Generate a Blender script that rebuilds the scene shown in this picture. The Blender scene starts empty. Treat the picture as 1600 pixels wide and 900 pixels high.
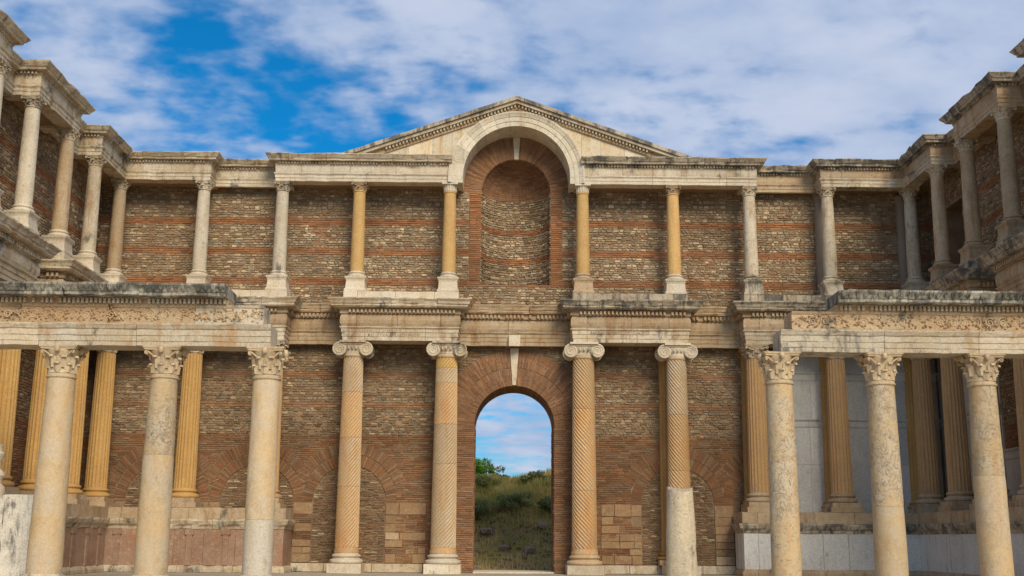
import bpy, bmesh, math, random
import numpy as np
from mathutils import Vector, Matrix
PI = math.pi
random.seed(7); rng = np.random.default_rng(7)
sc = bpy.context.scene
col = sc.collection

# ------------------------------------------------------------------ camera
EYE = 1.3
YA, TH, RO = 0.0106, 0.2149, 0.0077
c_, s_ = math.cos(YA), math.sin(YA); ct, st = math.cos(TH), math.sin(TH)
r0 = Vector((c_, -s_, 0)); f0 = Vector((s_*ct, c_*ct, st)); u0 = Vector((-s_*st, -c_*st, ct))
cr, sr = math.cos(RO), math.sin(RO)
R_ = r0*cr + u0*sr; U_ = u0*cr - r0*sr
cam_d = bpy.data.cameras.new('camera'); cam = bpy.data.objects.new('camera', cam_d); col.objects.link(cam)
m = Matrix((( R_.x, U_.x, -f0.x, -0.6386), (R_.y, U_.y, -f0.y, 0), (R_.z, U_.z, -f0.z, EYE), (0, 0, 0, 1)))
cam.matrix_world = m
cam_d.sensor_width = 36; cam_d.lens = 36*1802.6/1600
cam_d.clip_end = 6000; cam_d.clip_start = 0.1
sc.camera = cam

# ------------------------------------------------------------------ light
SUN_EL = math.radians(33)    # the sun stands behind the camera, to its right, veiled by thin cloud
sun_dir = Vector((math.cos(SUN_EL)*0.34, -math.cos(SUN_EL)*0.94, math.sin(SUN_EL)))
ld = bpy.data.lights.new('sun', 'SUN'); ld.energy = 2.5; ld.angle = math.radians(30); ld.color = (1.0, .87, .68)
lo = bpy.data.objects.new('sun', ld); col.objects.link(lo)
lo.rotation_euler = sun_dir.to_track_quat('Z', 'Y').to_euler()
SKY_STRENGTH = 0.085
sc.view_settings.view_transform = 'Standard'; sc.view_settings.look = 'None'
sc.view_settings.gamma = 1; sc.view_settings.exposure = 0.4

def nodes_of(mat_or_world):
    mat_or_world.use_nodes = True
    nt = mat_or_world.node_tree
    for n in list(nt.nodes): nt.nodes.remove(n)
    return nt
class NT:
    def __init__(s, owner): s.t = nodes_of(owner)
    def n(s, typ, **kw):
        nd = s.t.nodes.new(typ)
        ins = kw.pop('i', {})
        for k, v in kw.items(): setattr(nd, k, v)
        for k, v in ins.items():
            if isinstance(v, bpy.types.NodeSocket): s.t.links.new(v, nd.inputs[k])
            else: nd.inputs[k].default_value = v
        return nd
    def math(s, op, a, b=0.0, clamp=False):
        nd = s.t.nodes.new('ShaderNodeMath'); nd.operation = op; nd.use_clamp = clamp
        for k, v in ((0, a), (1, b)):
            if isinstance(v, bpy.types.NodeSocket): s.t.links.new(v, nd.inputs[k])
            else: nd.inputs[k].default_value = v
        return nd.outputs[0]
    def ramp(s, x, lo_, hi, a=0.0, b=1.0):
        nd = s.t.nodes.new('ShaderNodeMapRange'); nd.clamp = True; nd.interpolation_type = 'SMOOTHSTEP'
        s.t.links.new(x, nd.inputs[0])
        for k, v in ((1, lo_), (2, hi), (3, a), (4, b)): nd.inputs[k].default_value = v
        return nd.outputs[0]
    def mix(s, f, a, b, mode='MIX'):
        nd = s.t.nodes.new('ShaderNodeMix'); nd.data_type = 'RGBA'; nd.blend_type = mode
        for k, v in ((0, f), (6, a), (7, b)):
            if isinstance(v, bpy.types.NodeSocket): s.t.links.new(v, nd.inputs[k])
            elif k == 0: nd.inputs[k].default_value = v
            else: nd.inputs[k].default_value = tuple(v)+(1,) if len(v) == 3 else v
        return nd.outputs[2]
    def noise(s, vec, scale, detail=5, rough=.6, dist=0.0):
        nd = s.t.nodes.new('ShaderNodeTexNoise')
        s.t.links.new(vec, nd.inputs['Vector'])
        nd.inputs['Scale'].default_value = scale; nd.inputs['Detail'].default_value = detail
        nd.inputs['Roughness'].default_value = rough; nd.inputs['Distortion'].default_value = dist
        return nd.outputs[0]
    def vmul(s, vec, v):
        nd = s.t.nodes.new('ShaderNodeVectorMath'); nd.operation = 'MULTIPLY'
        s.t.links.new(vec, nd.inputs[0]); nd.inputs[1].default_value = v
        return nd.outputs[0]
    def vadd(s, vec, v):
        nd = s.t.nodes.new('ShaderNodeVectorMath'); nd.operation = 'ADD'
        s.t.links.new(vec, nd.inputs[0]); nd.inputs[1].default_value = v
        return nd.outputs[0]

# ------------------------------------------------------------------ sky with broken cloud
w = bpy.data.worlds.new('World'); sc.world = w
t = NT(w)
sky = t.n('ShaderNodeTexSky', sky_type='NISHITA', sun_disc=False, sun_elevation=SUN_EL, sun_rotation=math.atan2(sun_dir.x, sun_dir.y),
          air_density=1.0, dust_density=0.6, ozone_density=2.2)
tc = t.n('ShaderNodeTexCoord').outputs['Generated']
sep = t.n('ShaderNodeSeparateXYZ', i={0: tc})
dz = t.math('ADD', t.math('MAXIMUM', sep.outputs[2], 0.0), 0.22)
cx = t.math('DIVIDE', sep.outputs[0], dz); cy = t.math('DIVIDE', sep.outputs[1], dz)
pv = t.n('ShaderNodeCombineXYZ', i={0: cx, 1: cy, 2: 0.3}).outputs[0]
big = t.noise(t.vadd(pv, (3.1, 7.7, 0)), 0.9, 3, .5)
med = t.noise(t.vadd(t.vmul(pv, (1.0, 1.35, 1)), (11.3, 2.2, 0)), 2.6, 5, .56, .12)
fine = t.noise(t.vadd(t.vmul(pv, (1.0, 1.25, 1)), (5.3, 1.2, 0)), 8.0, 4, .52, .1)
fluff = t.noise(t.vadd(t.vmul(pv, (1.0, 1.2, 1)), (2.3, 9.2, 0)), 17.0, 3, .5, .1)
# a gap in the cloud sheet, up and to the left of the pediment
def blob(d, a, b):
    v = Vector(d).normalized()
    dp = t.n('ShaderNodeVectorMath', operation='DOT_PRODUCT', i={0: tc, 1: v})
    return t.ramp(dp.outputs['Value'], math.cos(math.radians(b)), math.cos(math.radians(a)))
gap1 = blob((-0.235, 0.897, 0.375), 0.3, 5.0)
gap2 = blob((-0.135, 0.928, 0.345), 0.3, 5.0)
gap3 = blob((0.33, 0.855, 0.40), 0.2, 2.5)
leftc = blob((-0.42, 0.86, 0.36), 1.0, 13.0)
topc = blob((-0.16, 0.88, 0.44), 1.0, 9.0)
thick = blob((0.34, 0.86, 0.30), 5.0, 28.0)
cov = t.math('ADD', t.math('MULTIPLY', big, 0.16), t.math('ADD', t.math('MULTIPLY', med, 0.34), t.math('ADD', t.math('MULTIPLY', fine, 0.42), t.math('MULTIPLY', fluff, 0.24))))
cov = t.math('SUBTRACT', cov, t.math('MULTIPLY', gap1, 0.145))
cov = t.math('SUBTRACT', cov, t.math('MULTIPLY', gap2, 0.14))
cov = t.math('SUBTRACT', cov, t.math('MULTIPLY', gap3, 0.09))
cov = t.math('ADD', cov, t.math('ADD', t.math('MULTIPLY', thick, 0.08), t.math('MULTIPLY', leftc, 0.04)))
cov = t.math('ADD', cov, t.math('MULTIPLY', topc, 0.07))
mask = t.ramp(cov, 0.435, 0.665)
mask = t.math('MULTIPLY', mask, 0.97)
hz = t.ramp(sep.outputs[2], 0.0, 0.12, 1.0, 0.0)
cn_ = t.math('ADD', t.math('MULTIPLY', t.noise(t.vadd(pv, (1, 4, 0)), 2.4, 5, .56, .1), .6), t.math('MULTIPLY', fine, .4))
ccol = t.mix(t.ramp(cn_, .36, .68), (3.2, 4.2, 6.2), (5.1, 5.7, 7.1))
skyc = t.mix(1.0, sky.outputs[0], (0.035, 0.70, 1.10), 'MULTIPLY')
skyc = t.mix(t.math('MULTIPLY', hz, .7), skyc, (3.3, 4.9, 6.6))
sk = t.mix(mask, skyc, ccol)
bg = t.n('ShaderNodeBackground', i={0: sk, 1: SKY_STRENGTH})
out = t.n('ShaderNodeOutputWorld', i={0: bg.outputs[0]})
w.cycles.sampling_method = 'MANUAL'; w.cycles.sample_map_resolution = 512

# ------------------------------------------------------------------ materials
def stone(name, c1, c2, c3=None, stain=None, stain_amt=.5, lichen=0.0, lichen_col=(.10, .095, .082), vein=None, vein_amt=0,
          bump=.6, rough=.85, streak=2.0, big=.7, pit=0.0, speck=1.0):
    mt = bpy.data.materials.new(name); t = NT(mt)
    pos = t.n('ShaderNodeNewGeometry').outputs['Position']
    oi = t.n('ShaderNodeObjectInfo')
    n1 = t.noise(pos, big, 6, .65)
    colr = t.mix(t.ramp(n1, .35, .65), c1, c2)
    n2 = t.noise(pos, 5.0, 7, .7)
    if c3: colr = t.mix(t.ramp(n2, .5, .72), colr, c3)
    if vein:
        wv = t.noise(t.vmul(pos, (1.0, 1.0, .7)), 3.2, 7, .72, .9)
        ln = t.math('ABSOLUTE', t.math('SUBTRACT', wv, .5))
        vm = t.ramp(ln, 0.0, .028, 1, 0)
        vm = t.math('MULTIPLY', vm, t.ramp(t.noise(pos, 1.1, 3), .38, .6))
        colr = t.mix(t.math('MULTIPLY', vm, vein_amt), colr, vein)
    if stain:
        sn = t.noise(t.vmul(pos, (streak, streak, .35)), 1.6, 6, .65)
        sm = t.math('MULTIPLY', t.ramp(sn, .50, .68), stain_amt)
        colr = t.mix(sm, colr, stain)
    if lichen > 0:
        ln1 = t.noise(pos, 1.1, 3, .5); ln2 = t.noise(t.vmul(pos, (1.6, 1.6, .7)), 3.0, 8, .75)
        s = t.math('ADD', t.math('MULTIPLY', ln1, .5), t.math('MULTIPLY', ln2, .5))
        th = .66 - .19*lichen
        colr = t.mix(t.math('MULTIPLY', t.ramp(s, th-.05, th+.06), .85), colr, lichen_col)
    fn = t.noise(pos, 22, 6, .7)
    k = t.ramp(fn, .25, .75, 1-.26*speck, 1+.14*speck)
    kc = t.n('ShaderNodeCombineColor', i={0: k, 1: k, 2: k}).outputs[0]
    colr = t.mix(1.0, colr, kc, 'MULTIPLY')
    rk = t.math('ADD', t.math('MULTIPLY', oi.outputs['Random'], .22), .89)
    rc = t.n('ShaderNodeCombineColor', i={0: rk, 1: rk, 2: t.math('MULTIPLY', rk, .99)}).outputs[0]
    colr = t.mix(1.0, colr, rc, 'MULTIPLY')
    h = t.math('ADD', t.math('MULTIPLY', n2, .6), t.math('MULTIPLY', fn, .35))
    if pit:
        pn = t.noise(t.vmul(pos, (1, 1, 1.5)), 9, 4, .6)
        h = t.math('SUBTRACT', h, t.math('MULTIPLY', t.ramp(pn, .60, .68), pit))
    bp = t.n('ShaderNodeBump', i={'Height': h, 'Strength': bump, 'Distance': .05})
    b = t.n('ShaderNodeBsdfPrincipled', i={'Base Color': colr, 'Roughness': rough, 'Normal': bp.outputs[0], 'Specular IOR Level': .25})
    t.n('ShaderNodeOutputMaterial', i={0: b.outputs[0]})
    return mt
BR = (.30, .145, .055)
M = {}
M['marble'] = stone('weathered_marble', (.66, .57, .43), (.54, .43, .28), (.42, .30, .17), stain=(.33, .18, .08), stain_amt=.65, lichen=.42, big=1.0)
M['marble_white'] = stone('pale_marble', (.72, .63, .49), (.64, .53, .38), (.55, .43, .28), stain=(.42, .30, .16), stain_amt=.35, lichen=.10)
M['marble_tan'] = stone('tan_marble', (.52, .40, .26), (.44, .31, .18), (.38, .24, .12), stain=BR, stain_amt=.6, lichen=.15)
M['marble_dark'] = stone('lichened_marble', (.54, .46, .34), (.46, .37, .26), (.36, .28, .18), stain=(.10, .09, .075), stain_amt=.9, lichen=.74, streak=3.0)
M['marble_grey'] = stone('grey_marble', (.60, .57, .51), (.54, .51, .45), (.48, .45, .39), stain=(.42, .34, .24), stain_amt=.35, lichen=.06, bump=.2, big=.35, vein=(.38, .36, .32), vein_amt=.3)
M['screen_cornice'] = stone('screen_cornice_marble', (.50, .46, .37), (.38, .34, .26), (.28, .24, .17), stain=(.07, .066, .058), stain_amt=1.0, lichen=.85, lichen_col=(.085, .08, .07), streak=3.4)
M['screen_frieze'] = stone('screen_frieze_marble', (.56, .42, .26), (.50, .33, .18), (.44, .31, .18), stain=(.40, .24, .12), stain_amt=.3, lichen=.3)
M['screen_arch'] = stone('screen_architrave_marble', (.64, .56, .43), (.56, .45, .30), (.47, .34, .20), stain=(.46, .24, .09), stain_amt=.6, lichen=.22, big=.9)
M['screen_grey'] = stone('blackened_marble', (.62, .53, .40), (.51, .43, .31), (.40, .33, .23), stain=(.13, .125, .115), stain_amt=.7, lichen=.45)
M['front_col'] = stone('cream_veined_limestone', (.60, .43, .235), (.57, .47, .33), (.48, .33, .18), stain=(.54, .32, .14), stain_amt=.6, vein=(.24, .17, .105), vein_amt=.95, bump=.6, pit=.9, speck=.7, lichen=.08, big=1.1)
M['front_col_plain'] = stone('cream_limestone', (.61, .44, .24), (.57, .46, .32), (.52, .37, .20), stain=(.54, .33, .15), stain_amt=.5, bump=.4, big=1.4, speck=.6, lichen=.10, vein=(.36, .25, .14), vein_amt=.55)
M['front_foot'] = stone('whitish_limestone_foot', (.64, .56, .44), (.58, .48, .34), (.52, .43, .31), stain=(.5, .4, .27), stain_amt=.4, bump=.3, pit=.4)
M['front_cap'] = stone('brown_streaked_capital_stone', (.64, .50, .31), (.58, .44, .28), (.52, .35, .19), stain=(.42, .27, .14), stain_amt=.5, lichen=.1, bump=.5)
M['stump'] = stone('pale_broken_drum_stone', (.60, .49, .32), (.55, .45, .31), (.46, .37, .25), stain=(.3, .27, .22), stain_amt=.5, lichen=.12, pit=.7)
M['orange'] = stone('orange_restored_stone', (.68, .43, .165), (.62, .38, .14), (.65, .44, .20), stain=(.50, .28, .11), stain_amt=.5, bump=.25, big=1.2, vein=(.46, .26, .12), vein_amt=.35)
M['spiral'] = stone('golden_spiral_marble', (.60, .37, .165), (.55, .37, .20), (.58, .44, .28), stain=(.55, .24, .08), stain_amt=.5, bump=.4, pit=.3)
M['spiral_mix'] = stone('cream_golden_spiral_marble', (.60, .39, .19), (.58, .44, .28), (.60, .45, .29), stain=(.55, .26, .1), stain_amt=.4, bump=.4, pit=.3, big=1.6)
M['spiral_pale'] = stone('pale_spiral_marble', (.59, .46, .30), (.56, .39, .22), (.50, .37, .24), stain=(.50, .29, .12), stain_amt=.6, bump=.4, pit=.5)
M['spiral_yellow'] = stone('yellow_marble', (.64, .43, .15), (.60, .38, .15), None, bump=.3)
M['flute_orange'] = stone('deep_orange_fluted_stone', (.60, .36, .12), (.54, .31, .10), (.57, .37, .165), stain=(.46, .27, .13), stain_amt=.5, bump=.3, big=1.0)
M['flute_tan'] = stone('tan_fluted_stone', (.52, .31, .13), (.46, .28, .13), (.42, .26, .15), stain=(.38, .2, .1), stain_amt=.5, bump=.35)
M['half_ochre'] = stone('ochre_half_column_stone', (.52, .30, .10), (.44, .25, .085), None, bump=.2)
M['pilaster_grey'] = stone('greyish_pilaster_plaster', (.34, .27, .20), (.30, .24, .18), None, bump=.2)
M['breccia'] = stone('reddish_breccia', (.42, .27, .18), (.34, .195, .125), (.50, .37, .26), stain=(.40, .20, .11), stain_amt=.7, bump=.9, streak=1.2, vein=(.5, .4, .28), vein_amt=.5)
M['ashlar'] = stone('orange_ashlar', (.37, .235, .125), (.30, .18, .09), (.42, .31, .19), stain=(.36, .19, .1), stain_amt=.5, bump=.7)
M['soffit'] = stone('brown_soffit_stone', (.36, .24, .13), (.30, .19, .10), (.24, .15, .08), bump=.3)
M['floor'] = stone('court_paving', (.58, .51, .40), (.52, .43, .31), (.44, .35, .24), stain=(.3, .2, .12), bump=.3)
M['bounce'] = stone('sandy_bounce_sheet', (.62, .52, .38), (.54, .45, .32), (.48, .38, .26), bump=.3, big=.3)  # pale sand tone for the unseen bounce sheet before the court
M['tymp'] = stone('ochre_stained_marble', (.74, .64, .47), (.68, .53, .33), (.56, .40, .20), stain=(.55, .30, .09), stain_amt=.6, lichen=.12)
M['archi'] = stone('cream_archivolt_marble', (.74, .66, .51), (.68, .58, .42), (.55, .44, .28), stain=(.46, .30, .14), stain_amt=.5, lichen=.15)
M['pier'] = stone('streaked_pier_marble', (.76, .71, .61), (.66, .61, .51), (.55, .50, .41), stain=(.10, .10, .095), stain_amt=.9, lichen=.3, streak=3.0)
M['slab'] = stone('brown_pink_slab', (.34, .24, .18), (.28, .2, .15), (.38, .29, .23), stain=(.2, .13, .09), bump=.8)

M['letters'] = stone('reddish_cut_letters', (.38, .27, .18), (.34, .22, .15), bump=.1)
def masonry_mat(name, base, mort=False):
    mt = bpy.data.materials.new(name); t = NT(mt)
    pos = t.n('ShaderNodeNewGeometry').outputs['Position']
    if mort:
        colr = t.mix(t.ramp(t.noise(pos, 1.2, 6), .35, .65), base, tuple(x*1.5 for x in base))
    else:
        colr = t.n('ShaderNodeAttribute', attribute_name='tint').outputs['Color']
        blot = t.ramp(t.noise(pos, .45, 5, .6), .3, .7, .78, 1.18)
        bc = t.n('ShaderNodeCombineColor', i={0: blot, 1: blot, 2: blot}).outputs[0]
        colr = t.mix(1.0, colr, bc, 'MULTIPLY')
        # lime runs and soot marks with shapes of their own
        lime = t.ramp(t.noise(t.vmul(pos, (1.6, 1.6, .8)), 1.5, 8, .75), .60, .72)
        colr = t.mix(t.math('MULTIPLY', lime, .35), colr, (.34, .27, .20))
    fn = t.noise(pos, 28, 5, .7)
    k = t.ramp(fn, .25, .75, .7, 1.2)
    kc = t.n('ShaderNodeCombineColor', i={0: k, 1: k, 2: k}).outputs[0]
    colr = t.mix(1.0, colr, kc, 'MULTIPLY')
    bp = t.n('ShaderNodeBump', i={'Height': fn, 'Strength': .7, 'Distance': .03})
    b = t.n('ShaderNodeBsdfPrincipled', i={'Base Color': colr, 'Roughness': .95, 'Normal': bp.outputs[0], 'Specular IOR Level': .1})
    t.n('ShaderNodeOutputMaterial', i={0: b.outputs[0]})
    return mt
M['masonry'] = masonry_mat('masonry_units', (.2, .1, .05))
M['mortar'] = masonry_mat('earthy_mortar', (.235, .155, .088), True)

# ------------------------------------------------------------------ builders
def tag(o, label=None, cat=None, group=None, kind=None):
    if label: o['label'] = label
    if cat: o['category'] = cat
    if group: o['group'] = group
    if kind: o['kind'] = kind
    return o
def empty(name, loc, label, cat, group=None):
    o = bpy.data.objects.new(name, None); col.objects.link(o); o.location = loc; o.empty_display_size = .2
    return tag(o, label, cat, group, 'thing')
class MB:
    """collects faces (world coordinates); build() links them as one object, relative to its parent's location"""
    def __init__(s): s.v = []; s.f = []; s.c = []
    def add(s, vs, fs, c=None):
        b = len(s.v); s.v.extend(vs); s.f.extend([tuple(b+i for i in f) for f in fs])
        if c is not None: s.c.extend([c]*len(fs))
    def box(s, x0, x1, y0, y1, z0, z1, c=None, j=0.0):
        v = [(x, y, z) for z in (z0, z1) for y in (y0, y1) for x in (x0, x1)]
        if j: v = [(a+random.uniform(-j, j), b+random.uniform(-j, j), d+random.uniform(-j, j)) for a, b, d in v]
        s.add(v, [(0, 2, 3, 1), (4, 5, 7, 6), (0, 1, 5, 4), (2, 6, 7, 3), (0, 4, 6, 2), (1, 3, 7, 5)], c)
    def prism(s, poly, y0, y1):                       # polygon in XZ, extruded along Y
        n = len(poly)
        s.add([(x, y0, z) for x, z in poly]+[(x, y1, z) for x, z in poly],
              [tuple(range(n)), tuple(range(2*n-1, n-1, -1))]+[(i, i+n, (i+1) % n+n, (i+1) % n) for i in range(n)])
    def lathe(s, prof, x=0, y=0, n=32, cap=True, sx=1):
        b = []
        for r, z in prof:
            b += [(x+r*math.cos(2*PI*k/n), y+r*math.sin(2*PI*k/n), z) for k in range(n)]
        fs = [(i*n+k, i*n+(k+1) % n, (i+1)*n+(k+1) % n, (i+1)*n+k) for i in range(len(prof)-1) for k in range(n)]
        if cap: fs += [tuple(range(n-1, -1, -1)), tuple((len(prof)-1)*n+k for k in range(n))]
        s.add(b, fs)
    def tube(s, pts, rad, n=6):
        pts = [Vector(p) for p in pts]; vs = []
        for i, p in enumerate(pts):
            d = (pts[min(i+1, len(pts)-1)]-pts[max(i-1, 0)]).normalized()
            a = d.orthogonal().normalized() if i == 0 else (pa - d*pa.dot(d)).normalized()
            pa = a; bb = d.cross(a); r = rad[i] if hasattr(rad, '__len__') else rad
            vs += [tuple(p+a*r*math.cos(2*PI*k/n)+bb*r*math.sin(2*PI*k/n)) for k in range(n)]
        fs = [(i*n+k, i*n+(k+1) % n, (i+1)*n+(k+1) % n, (i+1)*n+k) for i in range(len(pts)-1) for k in range(n)]
        fs += [tuple(range(n-1, -1, -1)), tuple((len(pts)-1)*n+k for k in range(n))]
        s.add(vs, fs)
    def build(s, name, mat, parent=None, smooth=False, recalc=True, kind=None, label=None):
        me = bpy.data.meshes.new(name)
        ox, oy, oz = (parent_loc(parent) if parent else (0, 0, 0))
        v = np.array(s.v, dtype=np.float64) - np.array((ox, oy, oz))
        me.from_pydata(v.tolist(), [], s.f)
        if s.c:
            a = me.color_attributes.new('tint', 'FLOAT_COLOR', 'CORNER')
            lens = np.array([len(f) for f in s.f]); cc = np.repeat(np.array(s.c, dtype=np.float32), lens, axis=0)
            a.data.foreach_set('color', np.concatenate([cc, np.ones((len(cc), 1), np.float32)], 1).ravel())
        if recalc:
            bm = bmesh.new(); bm.from_mesh(me); bmesh.ops.recalc_face_normals(bm, faces=bm.faces); bm.to_mesh(me); bm.free()
        if smooth:
            me.polygons.foreach_set('use_smooth', [True]*len(me.polygons)); me.set_sharp_from_angle(angle=math.radians(smooth))
        me.materials.append(mat)
        o = bpy.data.objects.new(name, me); col.objects.link(o)
        if parent: o.parent = parent
        if kind: o['kind'] = kind
        if label: o['label'] = label
        return o
def parent_loc(p):
    x, y, z = p.location
    q = p.parent
    while q: x += q.location[0]; y += q.location[1]; z += q.location[2]; q = q.parent
    return (x, y, z)

# a moulding: a closed profile (out, z) swept along a path whose outward side is on the right of travel
class Path:
    def __init__(s, pts):
        s.p = [Vector((a, b)) for a, b in pts]; s.L = [0]
        for a, b in zip(s.p, s.p[1:]): s.L.append(s.L[-1]+(b-a).length)
        s.len = s.L[-1]
        s.n = [Vector(((b-a).y, -(b-a).x)).normalized() for a, b in zip(s.p, s.p[1:])]
        s.m = [s.n[0]]+[(a+b)/(1+a.dot(b)) for a, b in zip(s.n, s.n[1:])]+[s.n[-1]]
    def at(s, d):
        for i in range(len(s.p)-1):
            if abs(d-s.L[i]) < 1e-6: return s.p[i], s.m[i]
            if d < s.L[i+1]-1e-6:
                return s.p[i]+(s.p[i+1]-s.p[i])*((d-s.L[i])/(s.L[i+1]-s.L[i])), s.n[i]
        return s.p[-1], s.m[-1]
def sweep(mb, path, prof, s0, s1, step=.3, jit=.006, chip=.0):
    ds = [s0]+[l for l in path.L if s0+.05 < l < s1-.05]+[s1]
    dd = []
    for a, b in zip(ds, ds[1:]):
        n = max(1, int((b-a)/step)); dd += [a+(b-a)*k/n for k in range(n)]
    dd.append(s1)
    n = len(prof); vs = []
    mxo = max(o for o, z in prof)
    for d in dd:
        p, mm = path.at(d)
        corner = any(abs(d-l) < 1e-6 for l in path.L[1:-1])
        ch = random.random() < chip and not corner
        dep = random.uniform(.03, .09) if ch else 0
        dzz = random.uniform(-jit, jit)
        for o, z in prof:
            oo = o + random.uniform(-jit, jit)*(o > mxo-.9*abs(mxo)-.001 if mxo else 1)
            if ch and o > mxo-.12: oo -= dep
            q = p+mm*oo
            vs.append((q.x, q.y, z+dzz+random.uniform(-jit, jit)*.6))
    k = len(dd)
    fs = [(i*n+j, i*n+(j+1) % n, (i+1)*n+(j+1) % n, (i+1)*n+j) for i in range(k-1) for j in range(n)]
    fs += [tuple(range(n)), tuple((k-1)*n+j for j in range(n-1, -1, -1))]
    mb.add(vs, fs)
def blocks(path, length, a=0, b=None):
    """block boundaries that keep clear of the corners of the path"""
    b = path.len if b is None else b
    cuts = [a]; d = a
    while True:
        d += length*random.uniform(.8, 1.25)
        for l in path.L[1:-1]:
            if abs(d-l) < .45: d = l+.55
        if d > b-.5*length: break
        cuts.append(d)
    cuts.append(b)
    return list(zip(cuts, cuts[1:]))
def course(parent, name, path, prof, mats, length, gap=.012, a=0, b=None, **kw):
    for i, (p, q) in enumerate(blocks(path, length, a, b)):
        mb = MB(); sweep(mb, path, prof, p+gap/2, q-gap/2, **kw)
        mt = mats(p, q) if callable(mats) else mats
        mb.build(name, mt, parent)
def dentils(parent, path, o0, o1, z0, z1, wdt, pitch, mat, a=0, b=None, name='dentil_row', gaps=.08):
    mb = MB(); b = path.len if b is None else b; d = a+pitch
    while d < b-pitch:
        if all(abs(d-l) > wdt*1.2+0 for l in path.L[1:-1]) and random.random() > gaps:
            p, nn = path.at(d); p2, _ = path.at(min(d+wdt, path.len))
            if (p2-p).length > wdt*.9:
                t_ = (p2-p)
                j = random.uniform(-.006, .006); q = [p+nn*o0, p+nn*(o1+j), p+t_+nn*(o1+j), p+t_+nn*o0]
                mb.add([(x.x, x.y, z0+j) for x in q]+[(x.x, x.y, z1) for x in q],
                       [(3, 2, 1, 0), (4, 5, 6, 7), (0, 1, 5, 4), (1, 2, 6, 5), (2, 3, 7, 6), (3, 0, 4, 7)])
        d += pitch
    if mb.v: mb.build(name, mat, parent, kind='stuff')

# ------------------------------------------------------------------ ground and terrain
def hnoise(x, y):
    from mathutils import noise as N
    return N.noise(Vector((x, y, 0)))
def ground_h(x, y):
    k = min(max((y-53)/13.0, 0), 1); k = k*k*(3-2*k)
    base = -.35 + (4.7+.10*(x))*k if y > 50 else -.35
    if y > 50: base += (hnoise(x*.35, y*.35)*.5+hnoise(x*1.1, y*1.1)*.28)*min(k*3+.05, 1)
    if y > 75: base -= (y-75)*.05
    return max(base, -.6) if y > 50 else -.35
def grid_sheet(name, xs, ys, fz, mat, kind):
    v = [(x, y, fz(x, y)) for y in ys for x in xs]; n = len(xs)
    f = [(j*n+i, j*n+i+1, (j+1)*n+i+1, (j+1)*n+i) for j in range(len(ys)-1) for i in range(n-1)]
    mb = MB(); mb.add(v, f); o = mb.build(name, mat, None, smooth=60, recalc=False); o['kind'] = kind
    return o
def ground_mat():
    mt = bpy.data.materials.new('dry_earth_and_grass'); t = NT(mt)
    g = t.n('ShaderNodeNewGeometry'); pos = g.outputs['Position']
    n1 = t.noise(pos, .5, 8, .7); n2 = t.noise(pos, 3.5, 8, .75)
    c = t.mix(t.ramp(n1, .38, .62), (.42, .28, .14), (.48, .33, .165))
    c = t.mix(t.ramp(n2, .45, .7), c, (.26, .18, .11))
    z = t.n('ShaderNodeSeparateXYZ', i={0: pos}).outputs[2]
    gr = t.math('MULTIPLY', t.ramp(z, 1.6, 3.4), t.ramp(n2, .2, .6))
    c = t.mix(gr, c, (.42, .34, .13))
    bp = t.n('ShaderNodeBump', i={'Height': n2, 'Strength': .9, 'Distance': .25})
    b = t.n('ShaderNodeBsdfPrincipled', i={'Base Color': c, 'Roughness': 1.0, 'Normal': bp.outputs[0], 'Specular IOR Level': .1})
    t.n('ShaderNodeOutputMaterial', i={0: b.outputs[0]})
    return mt
M['ground'] = ground_mat()
xs = [-2500, -800, -300, -120, -60, -30]+[-16+i*.5 for i in range(65)]+[30, 60, 120, 300, 800, 2500]
ys = [-2500, -500, -100, 0, 20, 45, 50]+[51+i*.45 for i in range(62)]+[85, 100, 140, 200, 400, 1000, 2500]
grid_sheet('ground', xs, ys, ground_h, M['ground'], 'structure')
mb = MB(); mb.box(-17.5, 17.5, 28.9, 50.2, -.6, 0.0); fl = mb.build('court_floor', M['floor']); fl['kind'] = 'structure'
mb = MB(); mb.box(-70, 70, -70, 28.296, -.5, -.33); fl = mb.build('forecourt_bounce_sheet', M['bounce']); fl['kind'] = 'structure'  # pale sheet out of view, added to bounce warm light up under the cornices
mb = MB(); mb.box(-21, 21, 28.3, 28.896, -.6, -.17); fl = mb.build('step', M['floor']); fl['kind'] = 'structure'

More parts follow.
